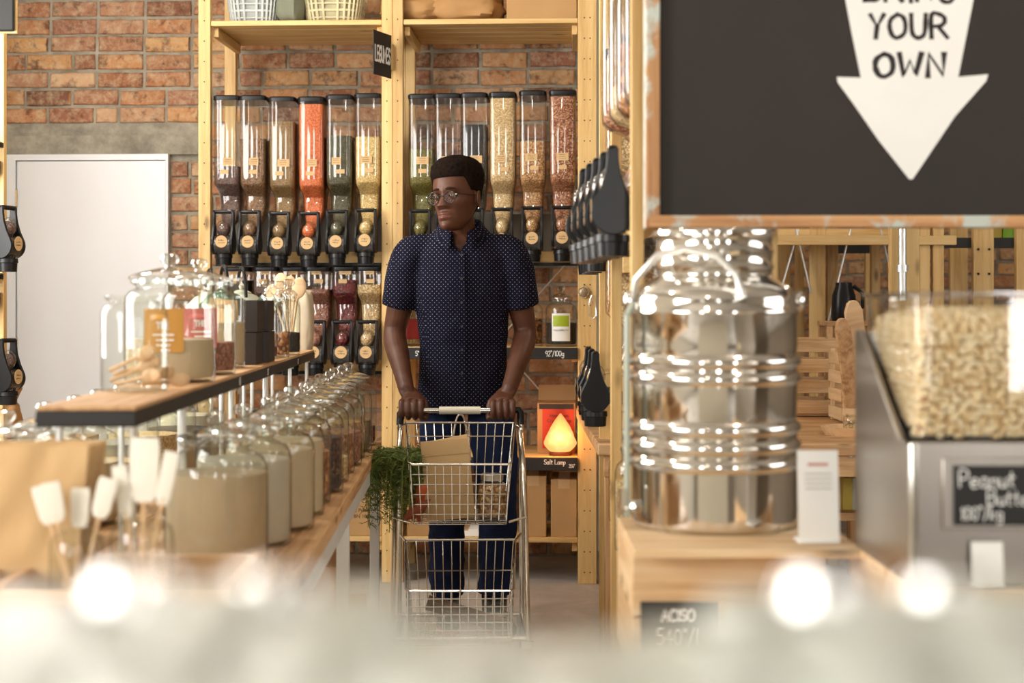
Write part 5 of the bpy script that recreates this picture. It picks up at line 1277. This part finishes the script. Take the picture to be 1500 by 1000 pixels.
pk = bpy.data.objects.new('wooden_plank', None); COL.objects.link(pk); pk.matrix_world = T(*CW(.02, -.05, .18)) @ RZ(TH) @ RY(.30) @ RX(.1)
tag(pk, 'dark weathered wooden board lying aslant in the lower trolley basket', 'board'); box('board', (0, 0, 0), (.27, .12, .016), wood('dark_board_wood', hexc(112, 84, 62), hexc(70, 50, 38), None, 0), pk)
box('batten', (0, -.03, .016), (.26, .03, .014), wood('dark_batten_wood', hexc(120, 92, 68), hexc(80, 58, 44), None, 0), pk)
# ================================================================ THE MAN
MD, MR = 5.62, -.18
man = thing('person', 'man in a navy dotted short-sleeved shirt, jeans and round glasses, pushing the wire trolley', 'person', W(MR, MD, 0), TH)
SKIN = NT('dark_brown_skin'); co = SKIN.co(); n = SKIN.noise(co, 25, 4)
SKIN.base(SKIN.ramp(n, [(.3, hexc(78, 46, 31)), (.7, hexc(96, 58, 40))])); SKIN.pr(.45, 0, .4); SKIN.bump(SKIN.noise(co, 180, 3), .08, .001)
SKIN.b.inputs['Subsurface Weight'].default_value = .0; SKIN = SKIN.m
LIP = plain('lip_brown_rose', hexc(104, 60, 50), .4, 0, .08, 60)
HAIR = plain('black_curly_hair', hexc(27, 18, 13), .95, 0, .45, 120, 1.0, 260, spec=.08)
def remeshed(name, mb, voxel, mat, smooth_it=3, M=None, post=None, parent=man, mats=None, disp=None, sfac=.5):
    me = mb.mesh(name, mat, 0); o = bpy.data.objects.new(name+'_tmp', me); COL.objects.link(o)
    m = o.modifiers.new('r', 'REMESH'); m.mode = 'VOXEL'; m.voxel_size = voxel; m.adaptivity = 0
    if smooth_it: s_ = o.modifiers.new('s', 'SMOOTH'); s_.factor = sfac; s_.iterations = smooth_it
    if disp:
        tx = bpy.data.textures.new('folds', 'CLOUDS'); tx.noise_scale = disp[1]; d = o.modifiers.new('d', 'DISPLACE'); d.texture = tx; d.strength = disp[0]; d.texture_coords = 'LOCAL'
    dg = bpy.context.evaluated_depsgraph_get(); dg.update()
    me2 = bpy.data.meshes.new_from_object(o.evaluated_get(dg)); bpy.data.objects.remove(o)
    me2.name = name; me2.materials.clear()
    for m_ in (mats or [mat]): me2.materials.append(m_)
    me2.polygons.foreach_set('use_smooth', [True]*len(me2.polygons))
    if post: post(me2)
    r = bpy.data.objects.new(name, me2); COL.objects.link(r); r.parent = parent
    if M is not None: r.matrix_local = M
    return r
# --- head surface: rows from chin to crown
HT = [(-.116, .010, -.072, -.034), (-.113, .022, -.084, -.012), (-.106, .031, -.092, .008), (-.092, .040, -.096, .028), (-.075, .049, -.094, .046), (-.05, .058, -.093, .064), (-.025, .067, -.092, .078), (0, .071, -.089, .089),
      (.025, .073, -.093, .088), (.05, .0745, -.091, .090), (.08, .071, -.080, .086), (.102, .060, -.060, .072), (.117, .038, -.034, .052), (.124, .012, -.004, .022)]
def hrow(z):
    zs = [h[0] for h in HT]
    for i in range(len(HT)-1):
        if z <= zs[i+1] or i == len(HT)-2:
            f = (z-zs[i])/(zs[i+1]-zs[i]); f = max(0, min(1, f))
            p = [HT[max(i-1, 0)], HT[i], HT[i+1], HT[min(i+2, len(HT)-1)]]
            return [.5*((2*b)+(-a+c_)*f+(2*a-5*b+4*c_-d)*f*f+(-a+3*b-3*c_+d)*f**3) for a, b, c_, d in zip(*p)][1:]
def gs(v, s): return math.exp(-(v/s)**2/2)
def face(x, z):
    h = 0
    t_ = max(0, min(1, (.018-z)/.052))                 # nose ridge from between the eyes to the tip
    if z > -.052:
        f = 1 if z > -.036 else max(0, 1-(-.036-z)/.010)
        if z < .03: h += f*(.006+.022*t_**1.2)*gs(x, .0075+.006*t_)*min(1, (.03-z)/.012)
    h += .0085*(gs(x-.0165, .0065)+gs(x+.0165, .0065))*gs(z+.036, .0065)
    h -= .0125*(gs(x-.031, .015)+gs(x+.031, .015))*gs(z-.001, .0095)
    h += .0055*(gs(x-.03, .017)+gs(x+.03, .017))*gs(z-.023, .007)
    h += .0045*(gs(x-.046, .014)+gs(x+.046, .014))*gs(z+.02, .014)
    h += .0105*gs(x, .0165)*gs(z+.0615, .0042) + .0120*gs(x, .0150)*gs(z+.0745, .0052) - .006*gs(x, .02)*gs(z+.0675, .0018) + .003*gs(x, .028)*gs(z+.066, .014)
    h -= .0035*gs(x, .018)*gs(z+.0875, .004); h += .005*gs(x, .016)*gs(z+.104, .010)
    h -= .003*(gs(x-.048, .012)+gs(x+.048, .012))*gs(z+.06, .018)
    return h
NZ, NA = 110, 120
def hpoint(z, a):
    w_, f_, b_ = hrow(z); s_, c_ = math.sin(a), math.cos(a)
    x = w_*math.copysign(abs(s_)**.92, s_); mid = (f_+b_)/2+.01; y = mid-(mid-f_)*math.copysign(abs(c_)**.85, c_) if c_ > 0 else mid+(b_-mid)*abs(c_)**.95
    return x, y
headloops = []
for i in range(NZ+1):
    z = -.116+.240*(.5-.5*math.cos(PI*i/NZ)) if i in (0,) else -.116+.240*i/NZ
    ring = []
    for j in range(NA):
        a = 2*PI*j/NA-PI; a = a-.28*math.sin(a)*.6       # denser on the face
        x, y = hpoint(z, a)
        fy = max(0, math.cos(a))**.5 if math.cos(a) > 0 else 0
        y -= face(x, z)*min(1, fy*1.3)
        ring.append((x, y, z))
    headloops.append(ring)
HM = T(-.018, -.125, 1.577) @ RZ(-.50) @ RX(-.03) @ RY(-.07) @ S(1.015, 1.015, 1.03)
body = MB(); body.loft(headloops, True, HM)
for s_ in (-1, 1):          # ears
    EM = HM @ T(s_*.0775, .014, -.008) @ RZ(s_*.45) @ RX(.18)
    body.ball((0, 0, 0), (.006, .016, .026), 14, 10, EM)
    body.tube([(s_*.005+s_*.003*0, .015*math.sin(a)+.002, .025*math.cos(a)) for a in [2*PI*k_/16 for k_ in range(-1, 10)]], .0048, 8, EM)
# neck
def ell(cx, cy_, z, a, b_, n=28, tilt=0): return [(cx+a*math.cos(2*PI*k_/n), cy_+b_*math.sin(2*PI*k_/n), z+tilt*b_*math.sin(2*PI*k_/n)) for k_ in range(n)]
body.loft([ell(0, -.02, 1.37, .12, .07), ell(0, -.03, 1.415, .085, .068), ell(-.004, -.045, 1.445, .062, .062), ell(-.008, -.065, 1.475, .056, .060), ell(-.012, -.085, 1.51, .056, .062), ell(-.016, -.10, 1.56, .055, .062)])
body.loft([ell(0, .02, 1.0, .12, .08), ell(0, .01, 1.15, .135, .085), ell(0, -.005, 1.3, .14, .085), ell(0, -.02, 1.385, .12, .065)])
SL, EL, WL = Vector((-.185, -.015, 1.395)), Vector((-.255, .03, 1.085)), Vector((-.195, -.165, .895))
SRr, ERr, WRr = Vector((.172, -.015, 1.395)), Vector((.232, .03, 1.085)), Vector((.170, -.165, .895))
def limb(mb, pts, rs, n=20): mb.tube(smoothpts([tuple(p) for p in pts], 6), [x for x in smoothr(rs, 6)], n)
def smoothr(rs, k_):
    o = []
    for i in range(len(rs)-1):
        for j in range(k_): o.append(rs[i]+(rs[i+1]-rs[i])*j/k_)
    return o+[rs[-1]]
for Sh, El, Wr, s_ in ((SL, EL, WL, -1), (SRr, ERr, WRr, 1)):
    limb(body, [Sh+Vector((-s_*.05, .01, .0)), Sh+Vector((0, 0, -.03)), lerp(Sh, El, .35), lerp(Sh, El, .65), lerp(Sh, El, .92), lerp(El, Wr, .14), lerp(El, Wr, .35), lerp(El, Wr, .7), Wr], [.05, .055, .052, .048, .041, .043, .041, .032, .028])
    # hand over the bar
    xc = Wr.x-s_*.022; hc = hz
    yb_ = (W(CR, CD, 0)-W(MR, MD, 0)).length; yb = -(MD-CD)+.30
    K = []
    palm = [tuple(lerp(Wr, El, .15)), (Wr.x, Wr.y, Wr.z), (xc+s_*.006, yb+.048, hc+.050), (xc-s_*.002, yb+.022, hc+.036), (xc-s_*.004, yb-.006, hc+.024)]
    body.tube(smoothpts(palm, 4), smoothr([.026, .029, .036, .042, .043], 4), 20, None, False, .55)
    body.tube([tuple(lerp(Wr, El, .2)), (Wr.x, Wr.y, Wr.z), (xc+s_*.006, yb+.045, hc+.046)], [.030, .0275, .020], 16)
    for f_ in range(4):
        fx = xc+(-.034+.0227*f_); o_ = (0, .003, .004, 0)[f_] if s_ < 0 else (0, .004, .003, 0)[f_]
        body.tube(smoothpts([(fx, yb+.010, hc+.032), (fx, yb-.018-o_, hc+.026), (fx, yb-.030-o_, hc+.006), (fx, yb-.027-o_, hc-.014), (fx+.001, yb-.008, hc-.026), (fx+.001, yb+.008, hc-.022)], 4),
                  smoothr([.0105, .0115, .0102, .0100, .0092, .0078], 4), 12)
    tx_ = xc-s_*.034
    body.tube(smoothpts([(xc-s_*.02, yb+.04, hc+.045), (tx_-s_*.010, yb+.022, hc+.022), (tx_-s_*.016, yb+.004, hc-.018), (tx_-s_*.014, yb-.016, hc-.030)], 5), smoothr([.016, .0135, .0115, .0085], 5), 12)
# legs inside the trousers, down to the ankles, so that the body is whole
HIPL, KNL, ANL = Vector((-.085, .04, .90)), Vector((-.066, .06, .48)), Vector((-.062, .12, .10))
HIPR, KNR, ANR = Vector((.095, .04, .90)), Vector((.128, .0, .47)), Vector((.118, .02, .10))
body.loft([ell(0, .03, .82, .13, .09), ell(0, .03, .92, .14, .09), ell(0, .02, 1.02, .12, .08)])
for H_, K_, A_ in ((HIPL, KNL, ANL), (HIPR, KNR, ANR)): limb(body, [H_, lerp(H_, K_, .5), K_, lerp(K_, A_, .4), A_], [.075, .065, .048, .048, .032])
HMi = HM.inverted()
def lipmark(me):
    for p in me.polygons:
        c_ = p.center
        if c_.z < 1.46 or c_.z > 1.56: continue
        q = HMi @ c_
        if q.y < -.088 and (q.x/.0265)**2+((q.z+.0685)/(.0125))**2 < 1+.0: p.material_index = 1
bo = remeshed('body', body, .0026, SKIN, 3, post=lipmark, mats=[SKIN, LIP], sfac=.45)
# eyes, lids, brows
for s_ in (-1, 1):
    ey = HM @ T(s_*.0315, -.0795, .0015)
    e = MB().ball((0, 0, 0), .0118, 20, 14).build('eyeball', plain('eye_white', hexc(116, 98, 86), .35, 0, .02), man, ey)
    ir = T(0, 0, 0) @ RZ(-.25) @ RX(.12)
    MB().ball((0, -.0088, 0), (.0072, .0036, .0072), 16, 8).build('iris', plain('iris_dark', hexc(30, 18, 12), .1), e, ir)
    lid = MB(); lo = []
    for k_ in range(7):
        b_ = .62-1.1*k_/6*.62+.0
        el_ = math.radians(75-66*k_/6)
        lo.append([(.0131*math.sin(a)*math.cos(el_), -.0131*math.cos(a)*math.cos(el_), .0131*math.sin(el_)) for a in [math.radians(-80+160*j/16) for j in range(17)]])
    lid.loft(lo, False, ring=False)
    lo = []
    for k_ in range(5):
        el_ = math.radians(-75+55*k_/4)
        lo.append([(.0130*math.sin(a)*math.cos(el_), -.0130*math.cos(a)*math.cos(el_), .0130*math.sin(el_)) for a in [math.radians(-80+160*j/16) for j in range(17)]])
    lid.loft(lo, False, ring=False); lid.build('eyelid', SKIN, man, ey, smooth=60)
    bp = []
    for k_ in range(9):
        f = k_/8; x = s_*(.012+.036*f); z = .0235+.0035*math.sin(f*2.6)-.003*f
        bp.append((x, -.0945+.0005+.011*f*f, z))
    MB().tube(bp, [.0026, .0040, .0046, .0046, .0042, .0038, .0032, .0026, .0014], 8, HM).build('eyebrow', plain('eyebrow_brown', hexc(52, 31, 22), .8, 0, .2, 90, spec=.1), man)
# hair shell
hl2 = []
NH = 70
for i in range(NH+1):
    z = -.065+.189*i/NH; ring = []
    for j in range(96):
        a = 2*PI*j/96-PI; x, y = hpoint(z, a)
        ca = math.cos(a)
        if ca > .55: line = .066
        elif ca > .15: line = .066-(.55-ca)/.40*.050
        elif ca > -.25: line = .022+(.0 if ca > -.05 else -(-.05-ca)/.2*.03)
        else: line = -.008-min(1, (-.25-ca)/.6)*.05
        t_ = (z-line)/(.03 if ca > .5 else .05); t_ = max(-.25, min(1, t_))
        top = .011+.011*max(0, min(1, (z-.02)/.06))
        th = (.003+(top-.003)*max(0, t_)**.7) if t_ > 0 else t_*.02
        w_, f_, b_ = hrow(z); L_ = math.hypot(x, y-.004) or 1
        bump_ = 1+.16*noise.noise(Vector((x*90, y*90, z*90)))+.1*noise.noise(Vector((x*200, y*200, z*200)))
        ring.append((x+x/L_*th*bump_*1.0, y+(y-.004)/L_*th*bump_, z+max(0, th)*max(0, (z-.06)/.064)*1.15))
    hl2.append(ring)
MB().loft(hl2, True).build('hair', HAIR, man, HM, smooth=70)
# glasses
gl = MB()
FRM = plain('dark_spectacle_frame', hexc(36, 30, 26), .25, 0, .1); ep = bpy.data.objects.new('glasses', None); COL.objects.link(ep); ep.parent = man; ep.matrix_local = HM @ T(0, -.001, -.003) @ RX(.05)
for s_ in (-1, 1):
    cx = s_*.0335
    MB().tube([(cx+.0235*math.cos(a), -.1035+.10*(abs(cx+.0235*math.cos(a))-.0335)*.25, .0215*math.sin(a)) for a in [2*PI*k_/28 for k_ in range(28)]], .0016, 8, closed=True).build('lens_rim', FRM, ep)
    MB().loft([[(cx+q*.0225*math.cos(a), -.1035+.0002*q, q*.0205*math.sin(a)) for a in [2*PI*k_/28 for k_ in range(28)]] for q in (.02, 1)], False).build('lens', LENS, ep)
    MB().tube([(s_*.057, -.100, .008), (s_*.066, -.090, .009), (s_*.075, -.04, .008), (s_*.077, .015, .007), (s_*.076, .032, -.012)], .0017, 8).build('temple_arm', FRM, ep)
    MB().ball((s_*.0585, -.1015, .008), (.005, .002, .002), 8, 6).build('hinge_tip', plain('silver_hinge', (.8, .78, .7), .3, .8), ep)
MB().tube([(-.0115, -.104, .004), (-.005, -.107, .0075), (.005, -.107, .0075), (.0115, -.104, .004)], .0017, 8).build('bridge', FRM, ep)
# shirt
SH = NT('navy_dotted_cotton'); gN = SH.N('ShaderNodeNewGeometry'); tc = SH.N('ShaderNodeTexCoord'); sx_ = SH.N('ShaderNodeSeparateXYZ'); SH.L(tc.outputs['Object'], sx_.inputs[0])
tn = SH.N('ShaderNodeSeparateXYZ'); SH.L(tc.outputs['Normal'], tn.inputs[0])
useY = SH.math('GREATER_THAN', SH.math('ABSOLUTE', tn.outputs[0]), .72)
u = SH.math('ADD', SH.math('MULTIPLY', sx_.outputs[0], SH.math('SUBTRACT', 1.0, useY)), SH.math('MULTIPLY', sx_.outputs[1], useY))
def dots(ou, ov, sp):
    fu = SH.math('SUBTRACT', SH.math('FRACT', SH.math('ADD', SH.math('MULTIPLY', u, 1/sp), ou+50)), .5)
    fv = SH.math('SUBTRACT', SH.math('FRACT', SH.math('ADD', SH.math('MULTIPLY', sx_.outputs[2], 1/sp), ov+50)), .5)
    d2 = SH.math('ADD', SH.math('MULTIPLY', fu, fu), SH.math('MULTIPLY', fv, fv))
    return SH.math('LESS_THAN', d2, .0068)
sp = .0165
dd = SH.math('MAXIMUM', dots(0, 0, sp), dots(.5, .5, sp))
SH.base(SH.mix(hexc(17, 17, 32), hexc(150, 148, 168), dd)); SH.pr(.9, 0, .12); SH.bump(SH.noise(SH.co(), 14, 4, .6), .6, .012); SHM = SH.m
sh_ = MB()
sh_.loft([ell(0, .035, .80, .168, .118), ell(0, .035, .84, .170, .118), ell(0, .03, .92, .163, .112), ell(0, .03, 1.0, .160, .108), ell(.0, .02, 1.1, .164, .112), ell(-.002, .008, 1.2, .174, .118), ell(-.002, -.004, 1.3, .183, .120), ell(-.004, -.012, 1.37, .180, .108),
          ell(-.004, -.018, 1.42, .150, .092), ell(-.004, -.026, 1.455, .112, .080), ell(-.004, -.034, 1.482, .084, .072), ell(-.004, -.036, 1.50, .074, .068)])
for Sh, El, s_ in ((SL, EL, -1), (SRr, ERr, 1)):
    limb(sh_, [Sh+Vector((-s_*.08, 0, .0)), Sh+Vector((-s_*.01, 0, -.005)), lerp(Sh, El, .22)+Vector((s_*.004, 0, 0)), lerp(Sh, El, .45)+Vector((s_*.004, 0, 0)), lerp(Sh, El, .66)+Vector((s_*.002, 0, 0))], [.055, .066, .072, .070, .068])
def vneck(me):
    bm = bmesh.new(); bm.from_mesh(me)
    kill = [f for f in bm.faces if (lambda c_: (c_.y < -.04 and c_.z > 1.385 and abs(c_.x+.008) < (c_.z-1.385)*.62+.001) or c_.z > 1.496 and math.hypot(c_.x+.004, c_.y+.034) < .07)(f.calc_center_median())]
    bmesh.ops.delete(bm, geom=kill, context='FACES'); bm.to_mesh(me); bm.free()
so = remeshed('shirt', sh_, .006, SHM, 5, post=vneck, disp=(.012, .09))
# collar: stand and fold with two points
cm = MB(); lo = []
for k_ in range(41):
    a = math.radians(-158+316*k_/40); fr_ = abs(a)/math.radians(158)       # 0 at the nape, 1 at the front
    ca, sa = math.cos(a), math.sin(a)
    cx, cyy = -.006, -.045
    zi = 1.512-.058*fr_**2; ri = .066+.004*fr_
    zo = zi-.040-.034*fr_**5; ro = ri+.022+.010*fr_
    lo.append([(cx+ri*.97*sa, cyy+ri*.98*ca, zi-.03), (cx+ri*sa, cyy+ri*ca, zi), (cx+(ri+.006)*sa, cyy+(ri+.006)*ca, zi+.001), (cx+ro*sa*1.0, cyy+ro*ca, zo)])
cm.loft(lo, False, ring=False)
co_ = cm.build('collar', SHM, man, smooth=60); s_ = co_.modifiers.new('t', 'SOLIDIFY'); s_.thickness = .003
pl = MB(); pts = [(-.006, -.126, 1.385), (-.003, -.130, 1.33), (-.002, -.131, 1.26), (0, -.120, 1.16), (0, -.098, 1.05), (0, -.086, .95), (0, -.088, .86)]
lo = []
for p in smoothpts(pts, 4): lo.append([(p[0]-.014, p[1]-.002, p[2]), (p[0]-.014, p[1]-.0045, p[2]), (p[0]+.014, p[1]-.0045, p[2]), (p[0]+.014, p[1]-.002, p[2])])
pl.loft(lo); plo = pl.build('placket', SHM, man, smooth=50)
for z, y in ((1.375, -.132), (1.29, -.1375), (1.205, -.131), (1.12, -.118), (1.035, -.102), (.95, -.092)):
    MB().lathe([(.001, 0), (.005, 0), (.005, .002), (.001, .002)], 12, T(0, y, z) @ RX(PI/2)).build('button', plain('dark_button', hexc(24, 24, 34), .3), man)
# jeans
JN = plain('dark_blue_denim', hexc(34, 44, 74), .85, 0, .25, 14, .5, 40, spec=.12)
tr = MB(); tr.loft([ell(0, .035, .86, .138, .095), ell(.002, .035, .94, .135, .09), ell(.0, .03, .97, .14, .1)])
limb(tr, [HIPL+Vector((.0, 0, .02)), lerp(HIPL, KNL, .5), KNL, lerp(KNL, ANL, .5), ANL+Vector((0, 0, .02))], [.080, .084, .070, .066, .064])
limb(tr, [HIPR+Vector((0, 0, .02)), lerp(HIPR, KNR, .5), KNR, lerp(KNR, ANR, .5), ANR+Vector((0, 0, .04))], [.080, .084, .070, .066, .066])
remeshed('jeans', tr, .007, JN, 4, disp=(.02, .07))
# boots
BT = plain('black_patent_leather', hexc(20, 20, 26), .15, 0, .2); PK = plain('crimson_sole', hexc(190, 36, 74), .4)
for A_, rz_, nm in ((ANL, .1, 0), (ANR, .25, 1)):
    M = T(A_.x, A_.y, 0) @ RZ(rz_)
    def sec(y, w_, h0, h1, n=16): return [(w_/2*math.cos(2*PI*k_/n), y, h0+(h1-h0)*(.5+.5*math.sin(2*PI*k_/n))) for k_ in range(n)]
    b_ = MB(); b_.loft([sec(.055, .03, .02, .07), sec(.045, .06, .012, .1), sec(.0, .075, .012, .115), sec(-.05, .08, .012, .10), sec(-.1, .09, .012, .078), sec(-.15, .092, .012, .062), sec(-.185, .07, .014, .05), sec(-.2, .03, .02, .04)])
    b_.tube([(0, .01, .06), (0, .012, .16)], [.046, .05], 18)
    remeshed('boot', b_, .005, BT, 3, M=M)
    so_ = MB().loft([[(x*1.0, y, z) for x, y in [(.047*math.cos(2*PI*k_/24)*(1 if math.sin(2*PI*k_/24) < 0 else .85), -.07+.135*math.sin(2*PI*k_/24)) for k_ in range(24)]] for z in (0, .018)]); so_.build('boot_sole', PK, man, M, smooth=40)
